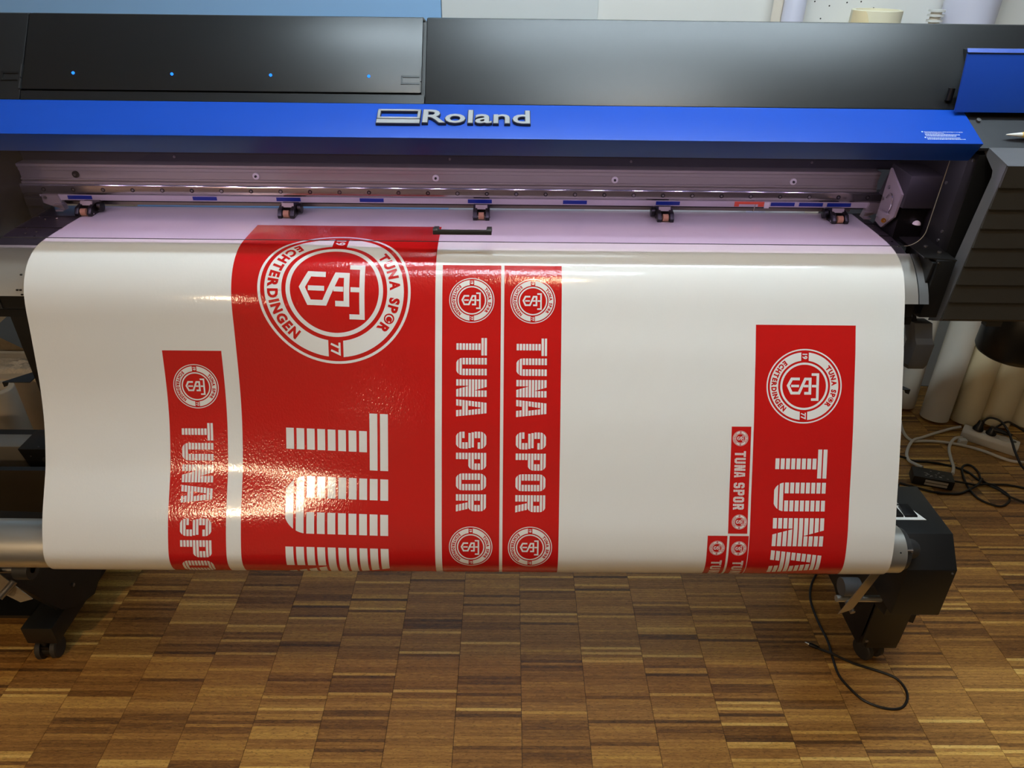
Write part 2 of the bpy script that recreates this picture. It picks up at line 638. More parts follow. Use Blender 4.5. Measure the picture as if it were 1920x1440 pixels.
t = roll('media_roll', (1.148, 2.50, 0.0), (1.148, 2.50, 1.434), 0.075, 'roll_cream',
         'short wide cream roll with a torn flap, its top just above the hood', wall=0.012, group=G)
prof = []
fl = MB()
N = 14
va, vb = [], []
for k in range(N + 1):
    a = math.radians(180 + 5 + k * 3.8)
    top = 1.432 if k < 11 else 1.425 - 0.012 * (k - 11)
    va.append((1.148 + 0.0768 * math.cos(a), 2.50 + 0.0768 * math.sin(a), 1.30))
    vb.append((1.148 + 0.0768 * math.cos(a), 2.50 + 0.0768 * math.sin(a), top))
vc = [(1.148 + (x - 1.148) * 1.02, 2.5 + (y - 2.5) * 1.02, z) for x, y, z in va]
vd = [(1.148 + (x - 1.148) * 1.02, 2.5 + (y - 2.5) * 1.02, z) for x, y, z in vb]
n = N + 1
fl.add(va + vb + vc + vd, [q for k in range(N) for q in (
    (k, k + 1, n + k + 1, n + k), (2 * n + k, 3 * n + k, 3 * n + k + 1, 2 * n + k + 1),
    (n + k, n + k + 1, 3 * n + k + 1, 3 * n + k))] + [(0, n, 3 * n, 2 * n), (N, 2 * n + N, 3 * n + N, n + N)])
fl.build('torn_flap', 'roll_flap', t)
roll('media_roll', (1.44, 2.50, 0.0), (1.44, 2.505, 1.80), 0.079, 'roll_lilac',
     'large pale lilac roll standing tall above the right end of the hood', wall=0.01, group=G)
t = empty('coil_spool', (1.325, 2.48, 1.36), 'small white ribbed spool beside the large lilac roll', 'spool')
MB().cyl((1.325, 2.48, 1.30), (1.325, 2.48, 1.432), 0.016, n=20).build('core', 'roll_white', t)
for z in (1.388, 1.403, 1.418, 1.431):
    MB().cyl((1.325, 2.48, z), (1.325, 2.48, z + 0.006), 0.024, n=20).build('rib', 'label_white', t)
MB().box(1.30, 1.35, 2.455, 2.505, 0.0, 1.30).build('column', 'roll_white', t, bevel=0.003)
t = empty('plastic_cap', (1.44, 2.36, 1.0), 'small white plastic cap on the large lilac roll front', 'cap')
MB().lathe((1.44, 2.385, 1.345), (0, 0, 1), [(0, 0.030), (0.03, 0.028), (0.045, 0.014), (0.058, 0.012)], n=20).build('knob', 'label_white', t)
MB().box(1.41, 1.47, 2.36, 2.41, 0.0, 1.345).build('stem', 'roll_white', t, bevel=0.003)

# left clutter, seen between the printed sheet and the frame edge
b = MB().box(-2.4, -1.30, 2.10, 2.30, 0.0, 0.30).build('storage_carton', 'carton', root=(-1.85, 2.2, 0), bevel=0.004)
tag(b, 'low pale carton behind the left leg of the printer', 'box')
bw = MB()
rr = random.Random(4)
nx, ny = 60, 9
vv = [(-2.3 + 0.97 * i / nx, 2.135 + 0.10 * j_ / ny + rr.uniform(-0.003, 0.003), 0.3005 + (0.0 if i in (0, nx) or j_ in (0, ny) else rr.uniform(0.006, 0.018))) for i in range(nx + 1) for j_ in range(ny + 1)]
bw.add(vv, [(i * (ny + 1) + j_, (i + 1) * (ny + 1) + j_, (i + 1) * (ny + 1) + j_ + 1, i * (ny + 1) + j_ + 1) for i in range(nx) for j_ in range(ny)])
bw.add([(-2.3, 2.135, 0.3003), (-1.33, 2.135, 0.3003), (-1.33, 2.235, 0.3003), (-2.3, 2.235, 0.3003)], [(0, 1, 2, 3)])
b = bw.build('bubble_wrap', 'bubble', root=(-1.8, 2.18, 0.3))
tag(b, 'crumpled clear bubble wrap lying on the pale carton', 'packaging')
b = MB().box(-2.5, -1.25, 2.345, 2.36, 0.0, 0.95).build('speckled_board', 'stone_board', root=(-1.8, 2.35, 0), bevel=0.002)
tag(b, 'speckled tan board standing behind the carton', 'board')
c0 = Vector((-1.795, 2.318, 0.385))
b = MB().hexa([c0 + Vector(p) for p in ((-0.10, 0, -0.02), (0.0, 0, -0.085), (0.0, 0.008, -0.085), (-0.10, 0.008, -0.02))],
              [c0 + Vector(p) for p in ((0.01, 0.012, 0.065), (0.11, 0.012, 0.0), (0.11, 0.02, 0.0), (0.01, 0.02, 0.065))]).build(
    'slate_sheet', 'slate_board', root=(-1.78, 2.31, 0.30))
tag(b, 'slate blue sheet tilted on its corner behind the carton', 'sheet')
t = roll('cardboard_tube', (-1.675, 1.985, 0.0), (-1.675, 1.985, 0.335), 0.05, 'roll_white',
         'short white tube standing in front of the pale carton', wall=0.02)
b = MB().hexa([(-1.57, 1.94, 0.0), (-1.18, 1.94, 0.0), (-1.18, 1.952, 0.0), (-1.57, 1.952, 0.0)],
              [(-1.57, 2.07, 0.29), (-1.18, 2.07, 0.29), (-1.18, 2.082, 0.29), (-1.57, 2.082, 0.29)]).build('grey_panel', 'panel_grey', root=(-1.35, 1.94, 0))
tag(b, 'grey brown panel leaning on the carton, right of the short tube', 'panel')

# ------------------------------------------------------------------ the printer
P = empty('large_format_printer', (-0.1, 1.5, 0.0), 'wide black and blue roll printer on a black stand with castors', 'printer')
HB, HT = Vector((0, 1.303, 1.351)), Vector((0, 1.4060, 1.4762))      # hood face, bottom and top
HN = Vector((0, -(HT.z - HB.z), HT.y - HB.y)).normalized()


def hood(x, s, d=0.0):
    return Vector((x, 0, 0)) + HB + (HT - HB) * s + HN * d


def hoodplate(mb, x0, x1, s0, s1, d0, d1):
    return mb.hexa([hood(x0, s0, d0), hood(x1, s0, d0), hood(x1, s1, d0), hood(x0, s1, d0)],
                   [hood(x0, s0, d1), hood(x1, s0, d1), hood(x1, s1, d1), hood(x0, s1, d1)])


XS0, XS1 = -0.8435, -0.1465
body = [(1.303, 1.351), (1.4060, 1.4762), (1.416, 1.4762), (1.80, 1.40), (1.80, 1.26), (1.47, 1.26), (1.47, 1.33), (1.335, 1.345)]
MB().prism(body, XS1, 1.60).build('hood_cover', 'hood_black', P, bevel=0.0025)
MB().prism(body, -1.75, XS0 - 0.002).build('hood_cover', 'hood_black', P, bevel=0.0025)
low = [(HB + HN * -0.002).yz, tuple((HB + (HT - HB) * 0.102).yz), tuple((HB + (HT - HB) * 0.102 - HN * 0.012).yz),
       tuple((HT - HN * 0.012).yz), (1.425, 1.459), (1.80, 1.39), (1.80, 1.26), (1.47, 1.26), (1.47, 1.33), (1.335, 1.345)]
MB().prism([tuple(p) for p in low], XS0 - 0.001, XS1 - 0.001).build('hood_base', 'black_metal', P)
MB().prism([tuple((HB).yz), tuple((HB + (HT - HB) * 0.098).yz), tuple((HB + (HT - HB) * 0.098 - HN * 0.006).yz),
            tuple((HB - HN * 0.006).yz)], XS0, XS1 - 0.0015).build('hood_sill', 'hood_black', P)
flap = hoodplate(MB(), XS0, XS1 - 0.0065, 0.120, 1.0, -0.004, 0.001)
tp = hood(0, 1.0, 0.001)
flap.prism([(1.4060, 1.4764), (1.416, 1.4764), (1.80, 1.4005), (1.80, 1.395), (1.416, 1.471), (1.4090, 1.471)], XS0, XS1 - 0.0065)
fo = flap.build('hood_flap', 'hood_black', P, bevel=0.0012)
for x in (-0.7566, -0.5859, -0.4149, -0.2445):
    MB().cyl(hood(x, 0.305, 0.0005), hood(x, 0.305, 0.0022), 0.0026, n=12).build('blue_led', 'led_blue', fo)
for x0, x1 in ((XS1 - 0.042, XS1 - 0.010), (XS0 + 0.0, XS0 + 0.001), (XS0 - 0.036, XS0 - 0.008)):
    if x1 - x0 > 0.01:
        mb = MB()
        hoodplate(mb, x0, x1, 0.295, 0.315, 0.001, 0.0022)
        hoodplate(mb, x0, x0 + 0.003, 0.215, 0.315, 0.001, 0.0022)
        hoodplate(mb, x0, x1, 0.215, 0.235, 0.001, 0.0018)
        mb.build('finger_grip', 'hood_black', fo if x0 > XS0 else P)
for s0, s1 in ((0.12, 0.235), (0.25, 0.40)):
    hoodplate(MB(), XS1 - 0.0085, XS1 - 0.0065, s0, s1, -0.002, 0.0025).build('hinge', 'dark_grey', fo)
    hoodplate(MB(), XS0 - 0.004, XS0 - 0.002, s0, s1, -0.002, 0.0025).build('hinge', 'dark_grey', fo)

# blue front beam of the window cover
BA, BB, BC = Vector((0, 1.303, 1.351)), Vector((0, 1.214, 1.3134)), Vector((0, 1.239, 1.2796))
beam = MB().prism([(1.3015, 1.3508), (1.214, 1.3134), (1.239, 1.2796), (1.30, 1.2796), (1.318, 1.300), (1.318, 1.3490)],
                  -1.75, 0.79).build('front_beam', 'blue_paint', P, bevel=0.0012)
BN = Vector((0, -(BA.z - BB.z), BA.y - BB.y)).normalized()
BL = (BA - BB).length


def beamp(x, s, d=0.0):
    return Vector((x, 0, 0)) + BB + (BA - BB) * s + BN * d


def beamplate(mb, x0, x1, s0, s1, d0, d1):
    return mb.hexa([beamp(x0, s0, d0), beamp(x1, s0, d0), beamp(x1, s1, d0), beamp(x0, s1, d0)],
                   [beamp(x0, s0, d1), beamp(x1, s0, d1), beamp(x1, s1, d1), beamp(x0, s1, d1)])


# badge: ribbon mark and lettering, dark body under a silver face
def mark(g, d0, d1, name, m):
    mb = MB()
    X0, X1 = -0.2225, -0.1505
    s0, s1 = 0.345, 0.745
    t = 0.0042
    ts = t / BL * 1.25
    sk = 0.0
    beamplate(mb, X0 - g, X1 + g, s1 - ts * 0.8 - g / BL, s1 + g / BL, d0, d1)
    beamplate(mb, X0 - g, X1 + g, 0.475 - g / BL, 0.475 + ts * 0.8 + g / BL, d0, d1)
    beamplate(mb, X0 - g, X0 + t + g, 0.475, s1 + g / BL, d0, d1)
    beamplate(mb, X1 - t - g, X1 + g, 0.475, s1 + g / BL, d0, d1)
    beamplate(mb, X0 - g, X1 + g, s0 - g / BL, 0.450 + g / BL, d0, d1)
    return mb.build(name, m, beam, smooth=0)


mark(0.0010, 0.0, 0.0045, 'badge_mark_base', 'badge_side')
mark(0.0, 0.0045, 0.0055, 'badge_mark', 'badge_face')
tv, tf = text2d('Roland', 0.012)
tx0, tx1 = min(p[0] for p in tv), max(p[0] for p in tv)
ty1 = max(p[1] for p in tv)
ty0 = 0.0
SX = (0.0352 - -0.1455) / (tx1 - tx0)
SS = (0.745 - 0.375) / (ty1 - ty0)
solid_text('Roland', 0.030, lambda x, y, h: beamp(-0.1455 + (x - tx0) * SX, 0.375 + y * SS, h), 0.0045, 'badge_lettering_base', 'badge_side', beam)
solid_text('Roland', 0.012, lambda x, y, h: beamp(-0.1455 + (x - tx0) * SX, 0.375 + y * SS, 0.0045 + h), 0.001, 'badge_lettering', 'badge_face', beam)
# small notice on the beam
lines = ['Opening the front cover while printing is in progress', 'causes an emergency stop.']
mb = MB()
for i, tx in enumerate(lines):
    v, f = text2d(tx, 0.01)
    w = max(p[0] for p in v)
    k = 0.066 / max(p[0] for p in text2d(lines[0], 0.01)[0])
    mb.add([beamp(0.700 + x * k, 0.315 - i * 0.035 + y * k / BL, 0.0003) for x, y in v], f)
rr = random.Random(5)
for i, wd in ((2, 0.058), (3, 0.052), (4.4, 0.055), (5.4, 0.064)):
    x = 0.700
    while x < 0.700 + wd:
        l = rr.uniform(0.0012, 0.004)
        beamplate(mb, x, x + l, 0.318 - i * 0.038, 0.330 - i * 0.038, 0.0001, 0.0003)
        x += l + 0.0008
beamplate(mb, 0.6965, 0.6985, 0.317, 0.340, 0.0001, 0.0003)
beamplate(mb, 0.6965, 0.6985, 0.155, 0.178, 0.0001, 0.0003)
mb.build('printed_notice', 'text_white', beam, smooth=0)

# tilting acrylic window under the beam
ZW0, ZW1, YWN = 1.1195, 1.285, 1.256
prof = [(-1.75, ZW0), (0.735, ZW0)]
for k in range(1, 9):
    a = math.radians(-90 + k * 90 / 8)
    prof.append((0.735 + 0.032 * math.cos(a), ZW0 + 0.032 + 0.032 * math.sin(a)))
prof += [(0.768, ZW1), (-1.75, ZW1)]
mb = MB()
n = len(prof)
mb.add([(x, YWN, z) for x, z in prof], [tuple(range(n))])
win = mb.build('acrylic_window', 'acrylic', P, smooth=0)
mb = MB().tube([(-1.75, YWN, ZW0), (0.735, YWN, ZW0)], 0.0007, n=6)
mb.build('window_fold', 'purple_edge' if 'purple_edge' in M else 'dark_grey', win)
edge = [(x, YWN - 0.0005, z) for x, z in prof[1:-1]]
MB().tube(edge, 0.0007, n=6).build('window_edge', 'tag_silver', win)
# pull handle on the window
mb = MB()
mb.box(-0.1345, -0.0295, 1.222, 1.2285, 1.1445, 1.1525)
hd = mb.build('pull_handle', 'dark_grey', win, bevel=0.001)
for x0, x1 in ((-0.1345, -0.1255), (-0.0385, -0.0295)):
    MB().hexa([(x0, 1.2225, 1.1525), (x1, 1.2225, 1.1525), (x1, 1.256, 1.138), (x0, 1.256, 1.138)],
              [(x0, 1.226, 1.1555), (x1, 1.226, 1.1555), (x1, 1.256, 1.149), (x0, 1.256, 1.149)]).build('handle_foot', 'dark_grey', win, bevel=0.001)

# inside: back plate, gantry, linear rail
MB().box(-1.75, 0.80, 1.475, 1.49, 1.203, 1.335).build('back_plate', 'dark_grey', P)
MB().box(-1.75, 0.80, 1.468, 1.476, 1.222, 1.226).build('back_plate_fold', 'black_metal', P)
for x, z in ((-0.68, 1.214), (-0.12, 1.215), (0.62, 1.216), (0.25, 1.214)):
    MB().cyl((x, 1.4725, z), (x, 1.475, z), 0.0025, n=10).build('screw', 'screw_steel', P)
gx0, gx1 = -1.75, 0.755
gprof = [(1.450, 1.2045), (1.4475, 1.2035), (1.4475, 1.1985), (1.4500, 1.1965), (1.4500, 1.1905), (1.452, 1.1895), (1.452, 1.1755),
         (1.4485, 1.1745), (1.4485, 1.1715), (1.452, 1.1708), (1.452, 1.1695), (1.4470, 1.1690), (1.4470, 1.1630), (1.50, 1.1630), (1.50, 1.2045)]
gan = MB().prism(gprof, gx0, gx1).build('gantry_rail', 'gantry_alu', P, bevel=0.0004)
for i in range(5):
    x = -0.877 + 0.3645 * i
    mb = MB().cyl((x, 1.4518, 1.183), (x, 1.4485, 1.183), 0.0066, n=20)
    w = mb.build('washer', 'label_white' if i else 'black_metal', gan)
    MB().cyl((x, 1.4485, 1.183), (x, 1.4455, 1.183), 0.0026, n=6).build('bolt', 'dark_grey' if i else 'screw_steel', gan)
MB().box(-1.75, 0.80, 1.446, 1.46, 1.1610, 1.1635).build('shadow_gap', 'black_metal', P)
lr = MB().prism([(1.4403, 1.1655), (1.4385, 1.1618), (1.4385, 1.1480), (1.4405, 1.1445), (1.462, 1.1445), (1.462, 1.1655)],
                gx0, 0.775).build('linear_rail', 'aluminium', P, bevel=0.0005)
ring = MB().lathe((0, 1.4386, 1.155), (0, -1, 0), [(0, 0.0032), (0.0004, 0.0032)], n=14)
for k in range(-8, 30):
    x = -1.004 + 0.06 * k
    MB().cyl((x, 1.4386, 1.1552), (x, 1.4380, 1.1552), 0.0042, n=16).build('screw_recess', 'black_metal', lr)
    MB().cyl((x, 1.4381, 1.1552), (x, 1.4372, 1.1552), 0.0026 if k % 2 else 0.0020, n=12).build('rail_screw', 'screw_steel', lr)
leds = MB().box(-0.95, 0.76, 1.262, 1.280, 1.2782, 1.2797).build('led_strip', 'gantry_alu', P)
for k in range(18):
    x = -0.925 + 0.0972 * k
    MB().box(x - 0.003, x + 0.003, 1.268, 1.274, 1.2762, 1.2782).build('led', 'led_white', leds, smooth=0)
ws = MB().box(gx0, 0.76, 1.441, 1.448, 1.1325, 1.1443).build('scale_strip', 'white_strip', P)
for x in (-0.877, -0.622, -0.451, -0.2805, -0.0585, 0.137, 0.3285, 0.5655, 0.624, 0.682):
    MB().box(x - 0.0246, x + 0.0246, 1.4402, 1.441, 1.1350, 1.1425).build('position_mark', 'tag_blue', ws, smooth=0)
mb = MB().box(0.466, 0.527, 1.4400, 1.441, 1.1385, 1.1435)
mb.box(0.466, 0.4755, 1.4400, 1.441, 1.1335, 1.1385).box(0.515, 0.527, 1.4400, 1.441, 1.1335, 1.1385)
mb.build('red_mark', 'tag_red', ws, smooth=0)
MB().box(0.528, 0.538, 1.4400, 1.441, 1.1305, 1.1425).build('white_mark', 'label_white', ws, smooth=0)
MB().cyl((0.509, 1.439, 1.1385), (0.506, 1.437, 1.1245), 0.0011, n=8).build('wire_pin', 'chrome', ws)
MB().box(gx0, 0.78, 1.452, 1.47, 1.1270, 1.1325).build('shadow_gap', 'black_metal', P)
MB().box(gx0, 0.72, 1.466, 1.474, 1.1165, 1.1285).build('rear_bar', 'gantry_alu', P)
# left and right end fittings on the gantry
for sx, x0 in ((1, -0.952), (-1, 0.775)):
    mb = MB()
    a = x0
    mb.hexa([(a, 1.436, 1.128), (a + sx * 0.040, 1.436, 1.113), (a + sx * 0.040, 1.450, 1.113), (a, 1.450, 1.128)],
            [(a, 1.436, 1.144), (a + sx * 0.032, 1.436, 1.144), (a + sx * 0.032, 1.450, 1.144), (a, 1.450, 1.144)])
    e = mb.build('end_bracket', 'tag_silver', P)
    MB().box(min(a + sx * 0.024, a + sx * 0.041), max(a + sx * 0.024, a + sx * 0.041), 1.428, 1.437, 1.1255, 1.1280).build('step', 'tag_silver', e)
    MB().box(min(a + sx * 0.026, a + sx * 0.041), max(a + sx * 0.026, a + sx * 0.041), 1.426, 1.437, 1.1135, 1.1160).build('step', 'tag_silver', e)
    MB().cyl((a + sx * 0.008, 1.436, 1.140), (a + sx * 0.008, 1.433, 1.140), 0.003, n=12).build('screw', 'screw_steel', e)
    MB().box(min(a - sx * 0.035, a), max(a - sx * 0.035, a), 1.433, 1.45, 1.122, 1.140).build('sensor_block', 'dark_grey', e, bevel=0.001)


# pinch rollers
def pinch(x, lean):
    y = 1.405
    mb = MB()
    mb.box(x - 0.0165, x + 0.0165, y + 0.012, y + 0.045, 1.1185, 1.1335)
    mb.prism([(y - 0.010, 1.1135), (y - 0.012, 1.120), (y - 0.004, 1.130), (y + 0.014, 1.1335), (y + 0.03, 1.120), (y + 0.02, 1.1135)], x - 0.0165, x - 0.0085)
    mb.prism([(y - 0.010, 1.1135), (y - 0.012, 1.120), (y - 0.004, 1.130), (y + 0.014, 1.1335), (y + 0.03, 1.120), (y + 0.02, 1.1135)], x + 0.0085, x + 0.0165)
    mb.cyl((x + 0.018 * lean, y + 0.020, 1.1255), (x + 0.026 * lean, y + 0.020, 1.1255), 0.010, n=18)
    b = mb.build('pinch_roller', 'black_plastic', P, bevel=0.0006)
    MB().cyl((x - 0.0055, y - 0.004, 1.1212), (x + 0.0055, y - 0.004, 1.1212), 0.0072, n=24).build('rubber_wheel', 'roller_tan', b)
    MB().cyl((x - 0.016, y - 0.004, 1.1205), (x + 0.016, y - 0.004, 1.1205), 0.0016, n=10).build('axle', 'chrome', b)
    MB().hexa([(x - 0.012, y + 0.009, 1.1305), (x + 0.012, y + 0.009, 1.1305), (x + 0.012, y + 0.0125, 1.1298), (x - 0.012, y + 0.0125, 1.1298)],
              [(x - 0.012, y + 0.0125, 1.1385), (x + 0.012, y + 0.0125, 1.1385), (x + 0.012, y + 0.015, 1.138), (x - 0.012, y + 0.015, 1.138)]).build('tag_plate', 'tag_silver', b)
    for s in (-1, 1):
        MB().cyl((x + s * 0.0166, y - 0.004, 1.1175), (x + s * 0.018, y - 0.004, 1.1175), 0.0018, n=8).build('screw', 'chrome', b)


for x, l in ((-0.853, 1), (-0.447, 1), (-0.0545, 0), (0.318, -1), (0.672, -1)):
    pinch(x, l if l else 0.02)

# platen and front apron
pl_prof = [(1.474, 1.1105), (1.262, 1.1112), (1.250, 1.1085), (1.225, 1.0985), (1.205, 1.0835), (1.196, 1.0745), (1.184, 1.0600), (1.172, 1.0390), (1.166, 1.0300),
           (1.172, 1.026), (1.19, 1.05), (1.225, 1.088), (1.262, 1.103), (1.474, 1.103)]
pl_top = [(1.474, 1.1108), (1.330, 1.1102), (1.295, 1.1075), (1.2605, 1.1015), (1.262, 1.097), (1.474, 1.097)]
plat = MB().prism(pl_top, -0.957, 0.748).build('platen', 'platen_metal', P, bevel=0.0004)
for y in (1.405, 1.335):
    MB().box(-0.957, 0.748, y - 0.0008, y + 0.0008, 1.1095, 1.1114).build('platen_groove', 'black_metal', plat)
for x, y in ((-0.945, 1.40), (-0.925, 1.385), (-0.905, 1.39), (-0.93, 1.33), (-0.915, 1.30), (-0.90, 1.31), (-0.89, 1.285), (0.738, 1.39), (0.735, 1.30), (0.7355, 1.275)):
    MB().cyl((x, y, 1.1110), (x, y, 1.1122), 0.0022, n=10).build('screw', 'chrome', plat)
ap_prof = [(1.2600, 1.1030), (1.243, 1.0940), (1.228, 1.0845), (1.2150, 1.0735), (1.203, 1.0620), (1.193, 1.0500), (1.183, 1.0350),
           (1.187, 1.0335), (1.2100, 1.055), (1.235, 1.080), (1.2600, 1.092)]
ap = MB().prism(ap_prof, -1.75, 0.752).build('front_apron', 'apron_metal', P, smooth=20)
MB().prism(ap_prof, 0.754, 0.771).build('front_apron_end', 'apron_dark', P, smooth=20)
for x, y, z in ((-0.885, 1.2075, 1.0665), (-0.883, 1.1892, 1.0445), (-0.889, 1.1892, 1.0445), (-0.88, 1.1850, 1.0375)):
    MB().box(x - 0.002, x + 0.002, y - 0.0015, y + 0.0015, z - 0.0012, z + 0.0012).build('cut_mark', 'black_metal', ap)
MB().box(-1.75, 0.752, 1.192, 1.21, 1.005, 1.034).build('under_apron', 'black_metal', P)
MB().box(-1.75, 0.76, 1.20, 1.40, 0.985, 1.0).build('under_tray', 'black_metal', P)
MB().box(-0.935, -0.930, 1.190, 1.193, 1.006, 1.032).build('rib', 'dark_grey', P)
MB().box(-1.75, -0.99, 1.26, 1.50, 1.03, 1.26).build('left_inner_wall', 'black_metal', P)
MB().box(-0.990, -0.958, 1.44, 1.475, 1.03, 1.15).build('left_inner_post', 'dark_grey', P)

# right tower: black body, grey louvred cover, blue lid, ledge, carriage housing
tow = MB().box(0.803, 1.60, 1.262, 1.80, 1.00, 1.297).build('side_tower', 'black_metal', P, bevel=0.002)
MB().box(0.803, 1.40, 1.235, 1.262, 1.02, 1.29).build('tower_front', 'black_metal', P)
for x, y, z in ((0.8028, 1.30, 1.225), (0.8028, 1.262, 1.285), (0.8028, 1.245, 1.279), (0.8028, 1.265, 1.145), (0.8028, 1.268, 1.127)):
    MB().cyl((x, y, z), (x - 0.002, y, z), 0.003, n=10).build('screw', 'screw_steel', tow)
led = MB().hexa([(0.795, 1.235, 1.297), (1.40, 1.235, 1.297), (1.40, 1.30, 1.30), (0.795, 1.30, 1.30)],
                [(0.795, 1.235, 1.302), (1.40, 1.235, 1.302), (1.40, 1.30, 1.347), (0.795, 1.30, 1.347)]).build('tower_ledge', 'navy_ledge', P, bevel=0.001)
MB().cyl((0.812, 1.285, 1.336), (0.812, 1.283, 1.339), 0.004, n=10).build('screw', 'screw_steel', led)
lid = MB().prism([(1.285, 1.350), (1.300, 1.4415), (1.3025, 1.4440), (1.306, 1.4480), (1.309, 1.4480), (1.3045, 1.4415), (1.289, 1.350)], 0.767, 1.60).build('blue_lid', 'blue_lid', P, bevel=0.0012)
MB().box(0.7668, 1.40, 1.2992, 1.303, 1.4408, 1.4424).build('lid_groove', 'navy_ledge', lid)
MB().prism([(1.290, 1.350), (1.305, 1.440), (1.375, 1.440), (1.32, 1.350)], 0.80, 1.60).build('lid_backing', 'black_metal', lid)
MB().cyl((0.765, 1.312, 1.365), (0.765, 1.312, 1.385), 0.006, n=12).build('lid_hinge', 'black_plastic', lid)
cz = [1.288, 1.252, 1.214, 1.179, 1.143, 1.107, 1.071, 1.034, 0.998]
cy = [1.172, 1.1745, 1.179, 1.1825, 1.186, 1.189, 1.192, 1.196, 1.199]
cov_poly = [(1.246, 1.303), (1.240, 1.3035), (1.172, 1.288)] + [(y + 0.004, z) for y, z in zip(cy, cz)] + [(1.205, 0.992), (1.237, 0.977), (1.236, 1.0), (1.203, 1.262), (1.206, 1.272), (1.246, 1.295)]
cov = MB().prism(cov_poly, 0.815, 1.42).build('louvred_cover', 'grey_plastic', P, smooth=20)
for i in range(8):
    y0, y1 = cy[i], cy[i + 1]
    rec = 0.0028 if i else 0.0
    MB().prism([(y0 + rec, cz[i] - 0.0006), (y1 - 0.0012, cz[i + 1]), (y1 + 0.006, cz[i + 1]), (y0 + 0.006, cz[i] - 0.0006)],
               0.8156, 1.42).build('louvre_slat', 'slat_plastic', cov, smooth=0)
MB().prism([(1.1985, 0.998), (1.206, 0.9905), (1.236, 0.9765), (1.236, 0.985), (1.205, 0.998)], 0.8215, 1.42).build('cover_bottom', 'slat_plastic', cov, smooth=0)
MB().box(0.915, 0.945, 1.215, 1.23, 0.975, 0.985).build('cover_tab', 'slat_plastic', cov)
# black end bracket beside the apron
eb = MB()
eb.prism([(1.2005, 1.1125), (1.30, 1.1165), (1.30, 0.997), (1.214, 0.997), (1.2005, 1.0)], 0.773, 0.805)
eb.prism([(1.2035, 1.107), (1.30, 1.114), (1.30, 1.0), (1.215, 1.0)], 0.7665, 0.773)
e = eb.build('end_plate', 'black_metal', P, bevel=0.0012)
MB().hexa([(0.752, 1.212, 1.1125), (0.805, 1.199, 1.1125), (0.805, 1.31, 1.1165), (0.752, 1.31, 1.1165)],
          [(0.752, 1.212, 1.1145), (0.805, 1.199, 1.1145), (0.805, 1.31, 1.1185), (0.752, 1.31, 1.1185)]).build('bracket_top', 'black_dusty', e)
for x, y in ((0.779, 1.262), (0.789, 1.232)):
    MB().cyl((x, y, 1.1160), (x, y, 1.1185), 0.0035, n=12).build('screw', 'screw_steel', e)
MB().cyl((0.7745, 1.2005, 1.1085), (0.7745, 1.1985, 1.1085), 0.0022, n=10).build('screw', 'chrome', e)
# carriage housing parked behind the window
ca = MB()
ca.hexa([(0.745, 1.318, 1.170), (0.82, 1.318, 1.170), (0.82, 1.42, 1.170), (0.745, 1.42, 1.170)],
        [(0.745, 1.318, 1.232), (0.82, 1.318, 1.232), (0.82, 1.395, 1.236), (0.745, 1.395, 1.236)])
c = ca.build('carriage_housing', 'grey_plastic', P, bevel=0.003)
c.data.materials[0] = M['dark_grey']
pl = MB().prism([(1.325, 1.195), (1.39, 1.228), (1.394, 1.122), (1.365, 1.118), (1.330, 1.15)], 0.7405, 0.7448).build('carriage_plate', 'tag_silver', c)
for y, z in ((1.375, 1.195), (1.385, 1.17), (1.388, 1.135)):
    MB().cyl((0.7405, y, z), (0.738, y, z), 0.0035, n=12).build('screw', 'screw_steel', c)
MB().box(0.733, 0.7445, 1.345, 1.38, 1.136, 1.150).build('valve_block', 'tag_silver', c, bevel=0.001)
MB().lathe((0.7325, 1.348, 1.138), (-0.4, -1, 0), [(0, 0.0045), (0.003, 0.0045), (0.003, 0.002), (0.001, 0.002)], n=16).build('brass_nut', 'brass', c)
MB().tube(spline([(0.738, 1.355, 1.148), (0.737, 1.345, 1.165), (0.737, 1.348, 1.183), (0.738, 1.36, 1.187), (0.739, 1.372, 1.175)]), 0.0014, n=8).build('clear_hose', 'chrome', c)
MB().box(0.75, 0.80, 1.33, 1.41, 1.10, 1.165).build('carriage_base', 'black_plastic', c)
MB().lathe((0.786, 1.325, 1.138), (0, 0, 1), [(0, 0.0075), (0.003, 0.0068), (0.006, 0.004), (0.0072, 0.001)], n=18).build('white_button', 'label_white', c)
MB().box(0.757, 0.80, 1.285, 1.43, 1.09, 1.107).build('service_tray', 'black_plastic', P)
MB().box(0.770, 0.778, 1.30, 1.306, 1.108, 1.116).build('sensor_flag', 'grey_plastic', P)

# loading lever
lv = MB()
lx = [(0.777, 0.813), (0.7815, 0.815), (0.783, 0.823), (0.7835, 0.825), (0.790, 0.824)]
lz = [0.981, 0.958, 0.944, 0.935, 0.905]
sect = [(1.215, 0.981, 0.7775, 0.812), (1.213, 0.949, 0.787, 0.821), (1.208, 0.938, 0.7905, 0.826), (1.213, 0.890, 0.7915, 0.829), (1.217, 0.879, 0.796, 0.827)]
vv = []
for y, z, xa, xb in sect:
    vv += [(xa, y, z), (xb, y, z), (xb, y + 0.03, z - 0.004), (xa - 0.004, y + 0.03, z - 0.004)]
ff = []
for i in range(len(sect) - 1):
    for k in range(4):
        ff.append((i * 4 + k, i * 4 + (k + 1) % 4, i * 4 + 4 + (k + 1) % 4, i * 4 + 4 + k))
ff += [(0, 1, 2, 3), tuple(16 + k for k in (3, 2, 1, 0))]
lever = MB().add(vv, ff).build('loading_lever', 'lever_plastic', P, smooth=20, bevel=0.0012)
